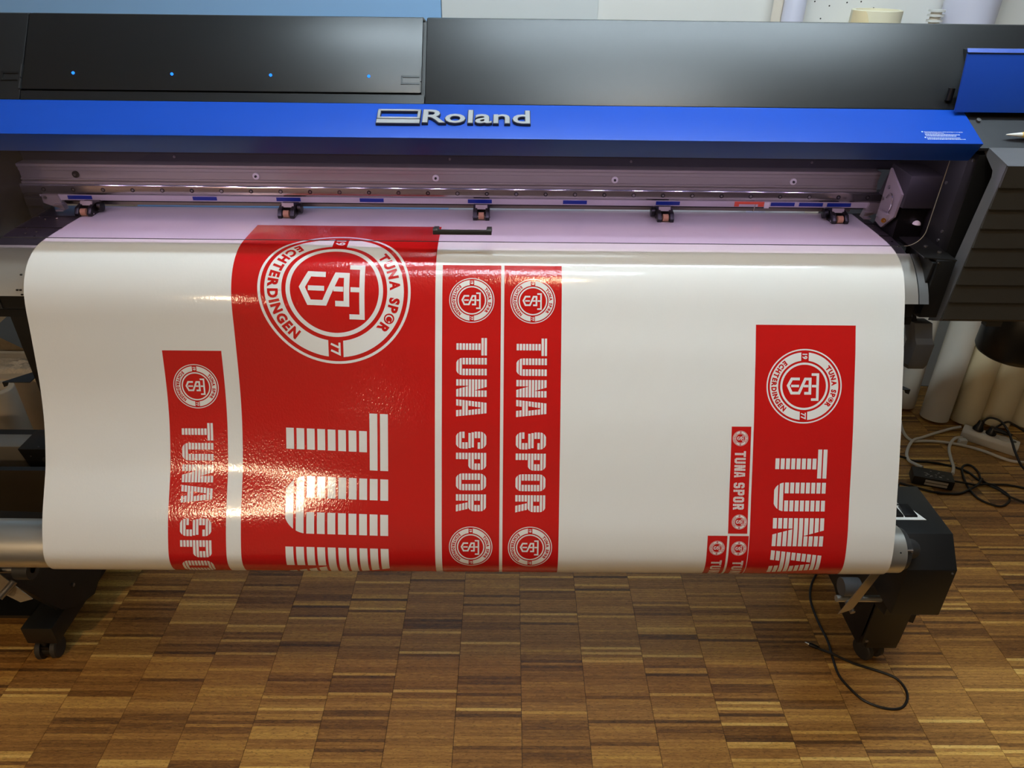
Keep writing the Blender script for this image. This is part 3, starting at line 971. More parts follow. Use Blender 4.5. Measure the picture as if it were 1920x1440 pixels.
MB().hexa([(0.781, 1.225, 0.975), (0.789, 1.225, 0.975), (0.789, 1.235, 0.975), (0.781, 1.235, 0.975)],
          [(0.766, 1.24, 1.03), (0.772, 1.24, 1.03), (0.772, 1.252, 1.03), (0.766, 1.252, 1.03)]).build('lever_arm', 'black_metal', lever)

# stand: two legs with feet and castors, cross beam, brackets
def caster(x, y, leg, turn, zt):
    c = MB()
    c.cyl((x, y, 0.048), (x, y, zt), 0.010, n=16)
    d = Vector((math.cos(turn), math.sin(turn), 0))
    ctr = Vector((x, y, 0.029)) + Vector((-d.y, d.x, 0)) * 0.008
    c.cyl(ctr - d * 0.010, ctr + d * 0.010, 0.022, n=20)
    c.box(x - 0.012, x + 0.012, y - 0.012, y + 0.012, 0.040, 0.052)
    o = c.build('castor', 'black_plastic', leg)
    for s in (-1, 1):
        MB().lathe(ctr + d * (s * 0.011), d * s, [(0, 0.026), (0.001, 0.029), (0.012, 0.029), (0.015, 0.026), (0.0155, 0.012)], n=28).build('wheel', 'rubber_black', o)


def leg(x0, x1, sgn):
    l = MB().box(x0, x1, 1.195, 1.88, 0.066, 0.122).build('leg_foot', 'black_dusty', P, bevel=0.003)
    xc = (x0 + x1) / 2
    caster(xc - 0.004, 1.207 if sgn < 0 else 1.222, l, 0.12 if sgn < 0 else 0.35, 0.066)
    caster(xc, 1.84, l, 0.0, 0.066)
    return l, xc


ll, lc = leg(-1.210, -1.132, -1)
rl, rc = leg(0.922, 1.002, 1)
MB().box(-1.178, -1.120, 1.52, 1.60, 0.122, 0.99).build('leg_post', 'black_metal', P, bevel=0.002)
MB().box(0.900, 0.950, 1.52, 1.60, 0.122, 1.0).build('leg_post', 'black_metal', P, bevel=0.002)
for x, y in ((-1.12, 1.33), (-1.118, 1.40)):
    pass
# rear sheet brackets on both posts
for x0, x1, sg in ((-1.245, -1.178, -1), (0.950, 1.005, 1)):
    xo = x0 if sg < 0 else x1
    xi = x1 if sg < 0 else x0
    br = MB().hexa([(xi, 1.50, 0.655), (xo, 1.50, 0.655), (xo, 1.502, 0.655), (xi, 1.57, 0.655)],
                   [(xi, 1.50, 0.657), (xo, 1.50, 0.657), (xo, 1.502, 0.657), (xi, 1.57, 0.657)]).build('shelf_bracket', 'dark_grey', P)
    MB().hexa([(xo, 1.4985, 0.643), (xo - sg * 0.010, 1.4985, 0.647), (xo - sg * 0.010, 1.5, 0.647), (xo, 1.5, 0.643)],
              [(xo, 1.4985, 0.657), (xo - sg * 0.016, 1.4985, 0.657), (xo - sg * 0.016, 1.5, 0.657), (xo, 1.5, 0.657)]).build('bracket_lip', 'black_metal', br)
# aluminium cross beam and its black bracket
cb = MB().box(-1.75, -1.18, 1.50, 1.556, 0.392, 0.4585).build('cross_beam', 'cross_beam', P, bevel=0.002)
bk = MB().prism([(1.485, 0.46), (1.545, 0.462), (1.545, 0.25), (1.485, 0.25)], -1.255, -1.12)
bkt = MB().hexa([(-1.205, 1.485, 0.20), (-1.10, 1.485, 0.20), (-1.10, 1.56, 0.20), (-1.205, 1.56, 0.20)],
                [(-1.268, 1.485, 0.462), (-1.10, 1.485, 0.462), (-1.10, 1.565, 0.462), (-1.268, 1.565, 0.462)]).build('beam_bracket', 'black_metal', P, bevel=0.0015)
MB().cyl((-1.205, 1.485, 0.428), (-1.205, 1.4835, 0.428), 0.009, n=16).build('hole', 'dark_grey', bkt)
for x, z in ((-1.24, 0.44), (-1.228, 0.395), (-1.21, 0.47)):
    MB().cyl((x, 1.485, z), (x, 1.4835, z), 0.0022, n=8).build('screw', 'screw_steel', bkt)
MB().box(0.60, 0.92, 1.62, 1.68, 0.39, 0.46).build('cross_beam', 'cross_beam', P, bevel=0.002)
MB().box(-1.75, -1.21, 1.62, 1.66, 0.10, 0.40).build('rear_sheet', 'black_plastic', P)

# left take-up carrier
tl = MB()
tl.box(-1.75, -1.205, 1.236, 1.44, 0.112, 0.122)
tl.box(-1.75, -1.11, 1.40, 1.415, 0.122, 0.46)
tl = tl.build('carrier_tray', 'black_dusty', P)
pp = MB().prism([(1.03, 0.57), (1.10, 0.60), (1.42, 0.30), (1.47, 0.122), (1.36, 0.066), (1.30, 0.09), (1.24, 0.14)], -1.140, -1.122)
pp = pp.build('carrier_plate', 'black_metal', P, bevel=0.001)
for y, z in ((1.40, 0.145), (1.30, 0.165)):
    MB().cyl((-1.122, y, z), (-1.117, y, z), 0.005, n=10).build('screw', 'screw_steel', pp)
MB().cyl((-1.122, 1.045, 0.487), (-0.968, 1.045, 0.487), 0.008, n=16).build('spindle', 'screw_steel', pp)
MB().cyl((-0.998, 1.045, 0.487), (-0.968, 1.045, 0.487), 0.021, n=24).build('hub_roller', 'dark_grey', pp)
MB().cyl((-1.022, 1.000, 0.452), (-1.004, 1.030, 0.468), 0.007, n=14).build('clamp_pin', 'screw_steel', pp)
MB().hexa([(-1.090, 1.020, 0.500), (-1.060, 1.028, 0.552), (-1.060, 1.030, 0.551), (-1.090, 1.022, 0.499)],
          [(-1.003, 1.020, 0.417), (-0.981, 1.026, 0.420), (-0.981, 1.028, 0.419), (-1.003, 1.022, 0.416)]).build('steel_strip', 'strip_steel', pp)

# right take-up motor box
Zt = 0.588
mbx = MB().prism([(1.2075, Zt), (1.059, Zt), (1.0105, 0.536), (1.005, 0.412), (1.2075, 0.412)], 0.800, 0.900).build('takeup_motor_box', 'dark_grey', P, bevel=0.0015)
mbx.data.materials[0] = M['black_metal']
MB().cyl((0.772, 1.010, 0.595), (0.802, 1.030, 0.575), 0.02, n=20).build('coupling', 'dark_grey', mbx)
sw = MB().prism_z([(0.803, 1.143), (0.846, 1.143), (0.866, 1.099), (0.803, 1.099)], Zt, Zt + 0.0008).build('switch_plate', 'label_white', mbx, smooth=0)
for x0, x1 in ((0.804, 0.8225), (0.8255, 0.8515)):
    MB().hexa([(x0, 1.106, Zt), (x1, 1.106, Zt), (x1 - 0.008, 1.139, Zt), (x0, 1.139, Zt)],
              [(x0, 1.109, Zt + 0.004), (x1, 1.109, Zt + 0.004), (x1 - 0.008, 1.139, Zt + 0.009), (x0, 1.139, Zt + 0.009)]).build('rocker_switch', 'black_plastic', mbx, bevel=0.0006)
mb = MB()
v, f = text2d('MANUAL', 0.01)
wd = max(p[0] for p in v)
mb.add([(0.806 + x * 0.026 / wd, 1.149 + y * 0.007, Zt + 0.0004) for x, y in v], f)
mb.build('printed_label', 'text_white', mbx, smooth=0)
for x, y, z in ((0.808, 1.03, 0.556), (0.890, 1.008, 0.53)):
    MB().cyl((x, y, z), (x, y - 0.002, z + 0.001), 0.002, n=8).build('screw', 'screw_steel', mbx)
# plates and spindle of the right carrier
rp = MB().prism([(1.195, 0.385), (1.195, 0.12), (1.21, 0.068), (1.30, 0.068), (1.46, 0.122), (1.46, 0.42), (1.30, 0.52)], 0.905, 0.925)
rp.prism([(1.192, 0.41), (1.192, 0.09), (1.204, 0.09), (1.204, 0.41)], 0.905, 1.0)
rp = rp.build('carrier_plate', 'black_metal', P, bevel=0.0015)
for x, z in ((0.93, 0.335), (0.975, 0.30), (0.915, 0.10), (0.955, 0.42)):
    MB().cyl((x, 1.192, z), (x, 1.189, z), 0.004, n=10).build('screw', 'screw_steel', rp)
for y, z in ((1.30, 0.30), (1.36, 0.27), (1.42, 0.20)):
    MB().cyl((0.905, y, z), (0.901, y, z), 0.004, n=10).build('screw', 'screw_steel', rp)
lp = MB().prism([(1.30, 0.42), (1.30, 0.24), (1.36, 0.20), (1.42, 0.17), (1.46, 0.2), (1.46, 0.42)], 0.862, 0.868).build('side_plate', 'black_metal', P)
for y, z in ((1.335, 0.245), (1.40, 0.20)):
    MB().cyl((0.862, y, z), (0.858, y, z), 0.004, n=10).build('bolt', 'brass', lp)
MB().prism([(1.07, 0.46), (1.07, 0.335), (1.20, 0.30), (1.20, 0.46)], 0.838, 0.844).build('spindle_plate', 'black_metal', rp)
MB().cyl((0.738, 1.10, 0.354), (0.838, 1.10, 0.354), 0.0075, n=18).build('spindle', 'tube_silver', rp)
MB().cyl((0.748, 1.112, 0.378), (0.786, 1.112, 0.378), 0.021, n=24).build('hub_roller', 'grey_plastic', rp)
MB().hexa([(0.714, 1.040, 0.372), (0.750, 1.052, 0.374), (0.750, 1.054, 0.372), (0.714, 1.042, 0.370)],
          [(0.757, 1.034, 0.530), (0.788, 1.046, 0.530), (0.788, 1.048, 0.529), (0.757, 1.036, 0.529)]).build('steel_strip', 'strip_steel', rp)
MB().cyl((0.748, 1.075, 0.372), (0.752, 1.050, 0.366), 0.006, n=12).build('clamp_pin', 'screw_steel', rp)
MB().hexa([(1.003, 1.25, 0.12), (1.045, 1.23, 0.12), (1.05, 1.27, 0.12), (1.003, 1.38, 0.12)],
          [(1.003, 1.25, 0.125), (1.045, 1.23, 0.15), (1.055, 1.27, 0.15), (1.003, 1.38, 0.125)]).build('side_tray', 'black_dusty', rp)

# ------------------------------------------------------------------ take-up core and waste bottle, pen
TY, TZ, TR = 1.010, 0.595, 0.0505
core = empty('take_up_tube', (-0.3, TY, TZ - 0.046), 'silver metal take-up tube that the printed sheet winds onto', 'tube')
MB().cyl((-1.72, TY, TZ), (0.7565, TY, TZ), 0.0462, n=56).build('barrel', 'tube_silver', core)
MB().lathe((0.7565, TY, TZ), (1, 0, 0), [(0, 0.043), (0.012, 0.040), (0.0155, 0.02)], n=40).build('end_plug', 'dark_grey', core)
MB().cyl((0.757, TY - 0.034, TZ + 0.028), (0.766, TY - 0.036, TZ + 0.030), 0.0028, n=10).build('pin', 'chrome', core)
MB().cyl((0.743, TY - 0.0385, TZ + 0.0262), (0.743, TY - 0.0390, TZ + 0.0266), 0.0016, n=10).build('screw_hole', 'black_metal', core)

bt = empty('waste_bottle', (1.105, 1.36, 0.82), 'black waste ink bottle hanging under the louvred cover', 'bottle')
MB().lathe((1.105, 1.36, 0.835), (0, 0, 1), [(0, 0.060), (0.006, 0.070), (0.014, 0.074), (0.11, 0.074), (0.135, 0.06), (0.15, 0.03), (0.164, 0.03)], n=48).build('flask', 'black_plastic', bt)
MB().cyl((1.105, 1.36, 0.999), (1.105, 1.36, 0.975), 0.034, n=24).build('cap', 'dark_grey', bt)

pen = empty('pen', (0.90, 1.2565, 1.312), 'yellow and white pen lying on the ledge above the grey cover', 'pen')
pz, py = 1.3215, 1.2485
MB().lathe((0.845, py, pz), (1, 0, 0), [(0, 0.0008), (0.004, 0.0016), (0.022, 0.0036), (0.026, 0.004)], n=16).build('tip', 'label_white', pen)
MB().lathe((0.8712, py, pz), (1, 0, 0), [(0, 0.0040), (0.004, 0.0046), (0.10, 0.0046), (0.105, 0.004)], n=16).build('barrel', 'pen_yellow', pen)

# ------------------------------------------------------------------ the printed vinyl sheet
XL, XR = -0.86, 0.725
PL = [(1.47, 1.1125), (1.40, 1.1128), (1.353, 1.1132), (1.292, 1.1134), (1.257, 1.1128), (1.2364, 1.1105), (1.2092, 1.1), (1.1911, 1.0885),
      (1.1735, 1.0693), (1.163, 1.0528), (1.1531, 1.0263), (1.1451, .9921), (1.1300, .9357), (1.1205, .9011), (1.1097, .8668), (1.0955, .8303),
      (1.0814, .8004), (1.0666, .7725), (1.0510, .7450), (1.0251, .7110), (.9985, .6754), (.9790, .6430)]
PR = [(1.47, 1.1125), (1.40, 1.1125), (1.3466, 1.1122), (1.2958, 1.1108), (1.27, 1.1080), (1.2500, 1.1030), (1.2239, 1.0915), (1.2033, 1.0718),
      (1.1845, 1.0453), (1.159, .9984), (1.1337, .9568), (1.1051, .9034), (1.0715, .8436), (1.038, .7772), (1.0104, .7202), (.9800, .6606), (.9680, .6300)]


def prof_curve(Q, n=260):
    Q = [tuple(p) for p in Q]
    for k in range(15):
        a = math.radians(-14 + k * 15)
        Q.append((TY - TR * math.cos(a), TZ - TR * math.sin(a)))
    Q = np.array(Q)
    s = np.r_[0, np.cumsum(np.hypot(*np.diff(Q, axis=0).T))]
    t = np.linspace(0, s[-1], n)
    q = np.stack([np.interp(t, s, Q[:, 0]), np.interp(t, s, Q[:, 1])], 1)
    for _ in range(14):
        m = q.copy()
        m[1:-1] = .25 * q[:-2] + .5 * q[1:-1] + .25 * q[2:]
        q = m
    s = np.r_[0, np.cumsum(np.hypot(*np.diff(q, axis=0).T))]
    t = np.linspace(0, s[-1], n)
    return np.stack([np.interp(t, s, q[:, 0]), np.interp(t, s, q[:, 1])], 1), s[-1]


QL, LL_ = prof_curve(PL)
QR, LR_ = prof_curve(PR)
LEN = (LL_ + LR_) / 2
NPR = len(QL)


def SV(x, v):
    x = np.asarray(x, float)
    v = np.asarray(v, float)
    i = v / LEN * (NPR - 1)
    i0 = np.clip(np.floor(i).astype(int), 0, NPR - 2)
    f = (i - i0)[..., None]
    a = QL[i0] * (1 - f) + QL[i0 + 1] * f
    b = QR[i0] * (1 - f) + QR[i0 + 1] * f
    w = np.clip((x + .52) / .45, 0, 1)
    w = (1 - w * w * (3 - 2 * w))[..., None]
    return np.concatenate([x[..., None], a * w + b * (1 - w)], -1)


def NV(x, v):
    e = .003
    dv = SV(x, v + e) - SV(x, v - e)
    dx = SV(x + e, v) - SV(x - e, v)
    n = np.cross(dv, dx)
    return n / np.linalg.norm(n, axis=-1, keepdims=True)


VR = (-0.07, 1.0, 0.5)
vin = empty('printed_vinyl_sheet', VR, 'glossy white vinyl sheet printed with red banners, hanging from the printer', 'vinyl sheet')
vin_o = Vector(VR)


def on_sheet(uv, faces, name, m, parent, off):
    """a flat print given in sheet coordinates, wrapped on the sheet"""
    bm = bmesh.new()
    vs_ = [bm.verts.new((p[0], p[1], 0)) for p in uv]
    for q in faces:
        try:
            bm.faces.new([vs_[i] for i in q])
        except ValueError:
            pass
    lo, hi = min(p[1] for p in uv), max(p[1] for p in uv)
    k = math.ceil(lo / 0.007)
    while k * 0.007 < hi:
        bmesh.ops.bisect_plane(bm, geom=bm.verts[:] + bm.edges[:] + bm.faces[:], dist=1e-6, plane_co=(0, k * 0.007, 0), plane_no=(0, 1, 0))
        k += 1
    lo, hi = min(p[0] for p in uv), max(p[0] for p in uv)
    k = math.ceil(lo / 0.05)
    while k * 0.05 < hi:
        bmesh.ops.bisect_plane(bm, geom=bm.verts[:] + bm.edges[:] + bm.faces[:], dist=1e-6, plane_co=(k * 0.05, 0, 0), plane_no=(1, 0, 0))
        k += 1
    co = np.array([v.co[:] for v in bm.verts])
    u, v = co[:, 0], co[:, 1]
    nn = NV(u, v)
    pp = SV(u, v) + nn * off
    for vert, p in zip(bm.verts, pp):
        vert.co = Vector(p) - vin_o
    bm.normal_update()
    mid = nn.mean(0)
    for fa in bm.faces:
        c_ = fa.calc_center_median()
    # orient every face along the sheet normal
    idx = {v_: i for i, v_ in enumerate(bm.verts)}
    for fa in bm.faces:
        if fa.normal.dot(Vector(nn[idx[fa.verts[0]]])) < 0:
            fa.normal_flip()
    me = bpy.data.meshes.new(name)
    bm.to_mesh(me)
    bm.free()
    me.shade_smooth()
    me.materials.append(M[m])
    o = bpy.data.objects.new(name, me)
    COL.objects.link(o)
    o.parent = parent
    return o


def sheet():
    nu, nv = 90, 230
    us = np.linspace(XL, XR, nu)
    vv_ = np.linspace(0.004, LEN - 0.004, nv)
    U, V_ = np.meshgrid(us, vv_, indexing='ij')
    top = SV(U.ravel(), V_.ravel())
    nn = NV(U.ravel(), V_.ravel())
    bot = top - nn * 0.0006
    verts = [tuple(Vector(p) - vin_o) for p in np.concatenate([top, bot])]
    f = []
    T = nu * nv
    for i in range(nu - 1):
        for j in range(nv - 1):
            a, b, c_, d = i * nv + j, (i + 1) * nv + j, (i + 1) * nv + j + 1, i * nv + j + 1
            f.append((a, d, c_, b))
            f.append((T + a, T + b, T + c_, T + d))
    for j in range(nv - 1):
        for i in (0, nu - 1):
            f.append((i * nv + j, i * nv + j + 1, T + i * nv + j + 1, T + i * nv + j))
    me = bpy.data.meshes.new('sheet')
    me.from_pydata(verts, [], f)
    bm = bmesh.new()
    bm.from_mesh(me)
    bmesh.ops.recalc_face_normals(bm, faces=bm.faces)
    bm.to_mesh(me)
    bm.free()
    me.shade_smooth()
    me.set_sharp_from_angle(angle=math.radians(60))
    me.materials.append(M['vinyl_white'])
    o = bpy.data.objects.new('sheet', me)
    COL.objects.link(o)
    o.parent = vin


sheet()


# ---- striped capitals: ten bars over the letter height, a along the reading direction, t down from the letter top
def rnd_lr(t, tl, bl, tr, br, R=0.40, H=1.83):
    """left / right limits of a 1 x H box whose corners may be rounded"""
    y = t * H
    l, r = 0.0, 1.0
    def cut(y_):
        d = R - y_
        return R - math.sqrt(max(0, R * R - d * d)) if d > 0 else 0.0
    if tl:
        l = max(l, cut(y))
    if bl:
        l = max(l, cut(H - y))
    if tr:
        r = min(r, 1 - cut(y))
    if br:
        r = min(r, 1 - cut(H - y))
    return l, r


def spans(ch, row, t):
    S1 = 0.375
    S2 = 1 - S1
    if ch == 'T':
        return [(0, 1)] if row < 2 else [(0.315, 0.685)]
    if ch == 'U':
        l, r = rnd_lr(t, 0, 1, 0, 1)
        return [(l, S1), (S2, r)] if row < 8 else [(l, r)]
    if ch == 'N':
        if t < 0.4:
            e = 0.42 + 0.20 * (t / 0.38)
            return [(0, min(e, 0.615)), (0.635, 1)]
        if t < 0.6:
            return [(0, 1)]
        s = 0.385 + 0.20 * ((t - 0.6) / 0.4)
        return [(0, S1 - 0.01), (s, 1)]
    if ch == 'A':
        l = 0.20 * (1 - t)
        if row < 2 or row in (6, 7):
            return [(l, 1 - l)]
        if row < 6:
            h = 0.03 + 0.10 * (t - 0.2) / 0.4
            return [(l, 0.5 - h), (0.5 + h, 1 - l)]
        return [(l, l + 0.36), (1 - l - 0.36, 1 - l)]
    if ch == 'S':
        l, r = rnd_lr(t, 1, 1, 1, 1)
        if row in (0, 1, 8, 9):
            return [(l, r)]
        if row == 2:
            return [(0, S1), (S2, 1)]
        if row == 3:
            return [(0, S1)]
        if row == 4:
            return [(0.04, 0.92)]
        if row == 5:
            return [(0.08, 0.96)]
        if row == 6:
            return [(S2, 1)]
        return [(0, S1), (S2, 1)]
    if ch in 'PR':
        R_ = 0.36
        tt = t * 1.83
        r = 1.0
        if tt < R_:
            r = 1 - (R_ - math.sqrt(max(0, R_ * R_ - (R_ - tt) ** 2)))
        hb = 0.6 * 1.83
        if row < 6 and hb - tt < R_:
            q = R_ - (hb - tt)
            r = min(r, 1 - (R_ - math.sqrt(max(0, R_ * R_ - q * q))))
        if row in (0, 1, 4, 5):
            return [(0, r)]
        if row in (2, 3):
            return [(0, S1), (S2, r)]
        if ch == 'P':
            return [(0, S1)]
        k = (t - 0.6) / 0.4
        return [(0, S1), (0.47 + 0.17 * k, 0.86 + 0.17 * k)]
    if ch == 'O':
        l, r = rnd_lr(t, 1, 1, 1, 1)
        return [(l, r)] if row in (0, 1, 8, 9) else [(l, S1), (S2, r)]
    return []


ADV = [('T', 0.0), ('U', 1.15), ('N', 2.39), ('A', 3.54), ('S', 5.42), ('P', 6.66), ('O', 7.88), ('R', 9.12)]


def striped(parent, u0, u1, v0, w, vmax):
    """u1 = top of the letters, u0 = their foot, v grows along the reading direction"""
    H = u1 - u0
    for ch, a0 in ADV:
        uv, fa = [], []
        if v0 + a0 * w > vmax:
            break
        for row in range(10):
            t0, t1 = row / 10 + 0.012, row / 10 + 0.088 - 0.002
            ns = 4
            tab = []
            for k in range(ns + 1):
                t = t0 + (t1 - t0) * k / ns
                tab.append((t, spans(ch, row, t if not (ch == 'N') else max(min(t, (row + 0.95) / 10), row / 10 + 0.001))))
            cnt = min(len(x[1]) for x in tab)
            for i in range(cnt):
                base = len(uv)
                for t, sp in tab:
                    a, b_ = sp[i]
                    if b_ < a:
                        b_ = a
                    uv.append((u1 - t * H, v0 + (a0 + a) * w))
                    uv.append((u1 - t * H, v0 + (a0 + b_) * w))
                for k in range(ns):
                    q = base + 2 * k
                    fa.append((q, q + 1, q + 3, q + 2))
        on_sheet([(a, min(b_, vmax)) for a, b_ in uv], fa, 'striped_letter', 'vinyl_print', parent, 0.0005)


# ---- round emblem, designed upright (a right, b up), radius 1
def stroke(pts, w, caps=None):
    """mitred polyline as quads"""
    n = len(pts)
    L, R = [], []
    for i, p in enumerate(pts):
        p = Vector(p)
        d0 = (p - Vector(pts[i - 1])).normalized() if i > 0 else None
        d1 = (Vector(pts[i + 1]) - p).normalized() if i < n - 1 else None
        if d0 is None:
            nrm = Vector((-d1.y, d1.x)); k = 1
        elif d1 is None:
            nrm = Vector((-d0.y, d0.x)); k = 1
        else:
            n0, n1 = Vector((-d0.y, d0.x)), Vector((-d1.y, d1.x))
            nrm = (n0 + n1).normalized()
            k = 1 / max(0.35, nrm.dot(n0))
        L.append(tuple(p + nrm * (w / 2 * k)))
        R.append(tuple(p - nrm * (w / 2 * k)))
    v, f = [], []
    for i in range(n):
        v += [L[i], R[i]]
    for i in range(n - 1):
        f.append((2 * i, 2 * i + 1, 2 * i + 3, 2 * i + 2))
    return v, f


def emblem_shapes():
    V, F = [], []
    RV, RF = [], []
    def add(v, f, red=False):
        vv_, ff_ = (RV, RF) if red else (V, F)
        n = len(vv_)
        vv_ += list(v)
        ff_ += [tuple(i + n for i in q) for q in f]
    def ring(r0, r1, n=96):
        v = []
        for k in range(n):
            a = 2 * math.pi * k / n
            v += [(r0 * math.cos(a), r0 * math.sin(a)), (r1 * math.cos(a), r1 * math.sin(a))]
        add(v, [(2 * k, 2 * k + 1, (2 * k + 3) % (2 * n), (2 * k + 2) % (2 * n)) for k in range(n)])
    ring(0.965, 1.0)
    ring(0.58, 0.635)
    r0, r1, hw = 0.69, 0.91, 0.10
    for s in (0, 1):
        n = 48
        v = []
        for k in range(n + 1):
            row = []
            for r in (r0, r1):
                a0 = math.asin(hw / r)
                a = a0 + (math.pi - 2 * a0) * k / n + s * math.pi
                row.append((r * math.cos(a), r * math.sin(a)))
            v += row
        add(v, [(2 * k, 2 * k + 1, 2 * k + 3, 2 * k + 2) for k in range(n)])
    # monogram
    def mp(x, y):
        return ((y - 586) / 665.0, (x - 942) / 694.0)
    w = 0.072
    add(*stroke([mp(858, 456), mp(712, 456), mp(648, 577), mp(712, 708), mp(850, 708), mp(962, 456), mp(1050, 456), mp(1050, 710), mp(948, 710)], w))
    add(*stroke([mp(1075, 375), mp(1190, 375), mp(1190, 822), mp(1075, 822)], w * 0.93))
    add(*stroke([mp(1168, 582), mp(1086, 582)], w * 0.9))
    add(*stroke([mp(1020, 582), mp(932, 582)], w * 0.9))
    add(*stroke([mp(848, 582), mp(702, 582)], w * 0.9))
    # years
    for tx, cx in (('19', -0.80), ('77', 0.80)):
        v, f = text2d(tx, 0.03)
        x0, x1 = min(p[0] for p in v), max(p[0] for p in v)
        h = max(p[1] for p in v)
        k = 0.125 / h
        add([(cx + (x - (x0 + x1) / 2) * k, (y - h / 2) * k) for x, y in v], f)
    # arched names in red on the white band
    def arch(word, a_mid, span, top, r_base, h):
        glyphs = []
        for ch in word:
            if ch == ' ':
                glyphs.append((None, 0.34))
                continue
            v, f = text2d(ch, 0.055)
            x0, x1 = min(p[0] for p in v), max(p[0] for p in v)
            glyphs.append((([(x - x0, y) for x, y in v], f), x1 - x0))
        gap = 0.13
        tot = sum(g[1] for g in glyphs) + gap * (len(glyphs) - 1)
        caph = max(p[1] for p in text2d('E', 0.055)[0])
        k = h / caph
        kx = span * (r_base + h / 2) / tot
        x = -tot / 2
        for ch, (g, wd) in zip(word, glyphs):
            if g:
                v, f = g
                pts = []
                if ch == 'O' and top:
                    # disc with crescent stands for the letter
                    nd = 20
                    cx_, cy_ = wd / 2, caph / 2
                    v = [(cx_, cy_)] + [(cx_ + wd / 2 * math.cos(2 * math.pi * q / nd), cy_ + caph * 0.53 * math.sin(2 * math.pi * q / nd)) for q in range(nd)]
                    f = [(0, 1 + q, 1 + (q + 1) % nd) for q in range(nd)]
                for px, py in v:
                    ang = (x + px) * kx / (r_base + h / 2)
                    if top:
                        r = r_base + py * k
                        pts.append((r * math.sin(ang), r * math.cos(ang)))
                    else:
                        r = r_base + h - py * k
                        pts.append((r * math.sin(ang), -r * math.cos(ang)))
                add(pts, f, True)
                if ch == 'O' and top:
                    ang = (x + wd / 2) * kx / (r_base + h / 2)
                    rc = r_base + h / 2
                    c_ = Vector((rc * math.sin(ang), rc * math.cos(ang)))
                    cres, n = [], 16
                    for q in range(n + 1):
                        a = math.radians(30 + 300 * q / n)
                        rr_ = 0.05
                        ri = 0.040
                        o_ = Vector((0.010, 0))
                        cres += [tuple(c_ + Vector((rr_ * math.cos(a), rr_ * math.sin(a)))), tuple(c_ + o_ + Vector((ri * math.cos(a), ri * math.sin(a))))]
                    CV.append((cres, [(2 * q, 2 * q + 1, 2 * q + 3, 2 * q + 2) for q in range(n)]))
                    st = []
                    sc = c_ + Vector((0.045, 0.0))
                    for q in range(10):
                        a = math.radians(36 * q)
                        r = 0.018 if q % 2 == 0 else 0.008
                        st.append(tuple(sc + Vector((r * math.cos(a), r * math.sin(a)))))
                    CV.append((st, [tuple(range(10))]))
            x += wd + gap
    CV = []
    arch('TUNA SPOR', 0, math.radians(84), True, 0.735, 0.13)
    one = (list(RV), list(RF))
    RV.clear()
    RF.clear()
    arch('ECHTERDINGEN', 0, math.radians(104), False, 0.735, 0.13)
    return (V, F), (one, (RV, RF)), CV


EMB = emblem_shapes()


def emblem(parent, cu, cv, r, vmax=0.86):
    (V, F), words, CV = EMB
    def put(v, f, name, m, off):
        uv = [(cu + b_ * r, min(cv + a * r, vmax)) for a, b_ in v]
        on_sheet(uv, f, name, m, parent, off)
    put(V, F, 'club_emblem', 'vinyl_print', 0.0005)
    for RV, RF in words:
        put(RV, RF, 'emblem_lettering', 'vinyl_red', 0.0008)
    v, f = [], []
    for cv_, cf in CV:
        n = len(v)
        v += cv_
        f += [tuple(i + n for i in q) for q in cf]
    put(v, f, 'crescent', 'vinyl_print', 0.0011)


def banner(u0, u1, v0, v1, label, texts, embs):
    o = on_sheet([(u0, v0), (u1, v0), (u1, v1), (u0, v1)], [(0, 1, 2, 3)], 'banner', 'vinyl_red', vin, 0.00025)
    o['label'] = label
    for a in texts:
        striped(o, *a, min(v1, 0.90))
    for a in embs:
        emblem(o, *a, vmax=min(v1, 0.90))


VE = 0.905
banner(-0.6275, -0.5200, 0.4292, VE, 'red banner nearest the left edge of the sheet', [(-0.606, -0.5465, 0.565, 0.0325)], [(-0.573, 0.496, 0.0415)])
banner(-0.4925, -0.1310, 0.1140, VE, 'largest red banner with the big emblem', [(-0.4125, -0.2155, 0.537, 0.1063)], [(-0.311, 0.3115, 0.1355)])
banner(-0.1185, -0.0118, 0.2567, VE, 'left one of the twin red banners', [(-0.0930, -0.0362, 0.3921, 0.0319)], [(-0.0648, 0.3230, 0.041), (-0.0648, 0.7845, 0.0403)])
banner(-0.0060, 0.0985, 0.2564, VE, 'right one of the twin red banners', [(0.0166, 0.0732, 0.3921, 0.0320)], [(0.0462, 0.3235, 0.041), (0.0455, 0.7848, 0.0410)])
banner(0.4130, 0.4490, 0.5517, 0.7545, 'tiny complete red banner', [(0.4203, 0.4408, 0.5976, 0.01095)], [(0.4298, 0.5737, 0.0142), (0.4333, 0.7320, 0.0141)])
banner(0.3757, 0.4125, 0.7588, VE, 'left tiny red banner at the lower edge', [(0.3858, 0.4058, 0.8087, 0.011)], [(0.3943, 0.7832, 0.0144)])
banner(0.4165, 0.4523, 0.7590, VE, 'right tiny red banner at the lower edge', [(0.4262, 0.4463, 0.8096, 0.011)], [(0.4350, 0.7840, 0.0144)])
banner(0.4535, 0.6363, 0.3630, VE, 'wide red banner near the right edge of the sheet', [(0.4945, 0.5922, 0.5935, 0.0546)], [(0.5440, 0.4760, 0.0690)])


# ------------------------------------------------------------------ floor clutter at the right
def cable(name, pts, r, m, label, parts=()):
    t = empty(name, (pts[0][0], pts[0][1], 0), label, 'cable')
    P3 = [(p[0], p[1], p[2] if len(p) > 2 else r) for p in pts]
    MB().tube(spline(P3), r, n=10).build('cord', m, t)
    return t


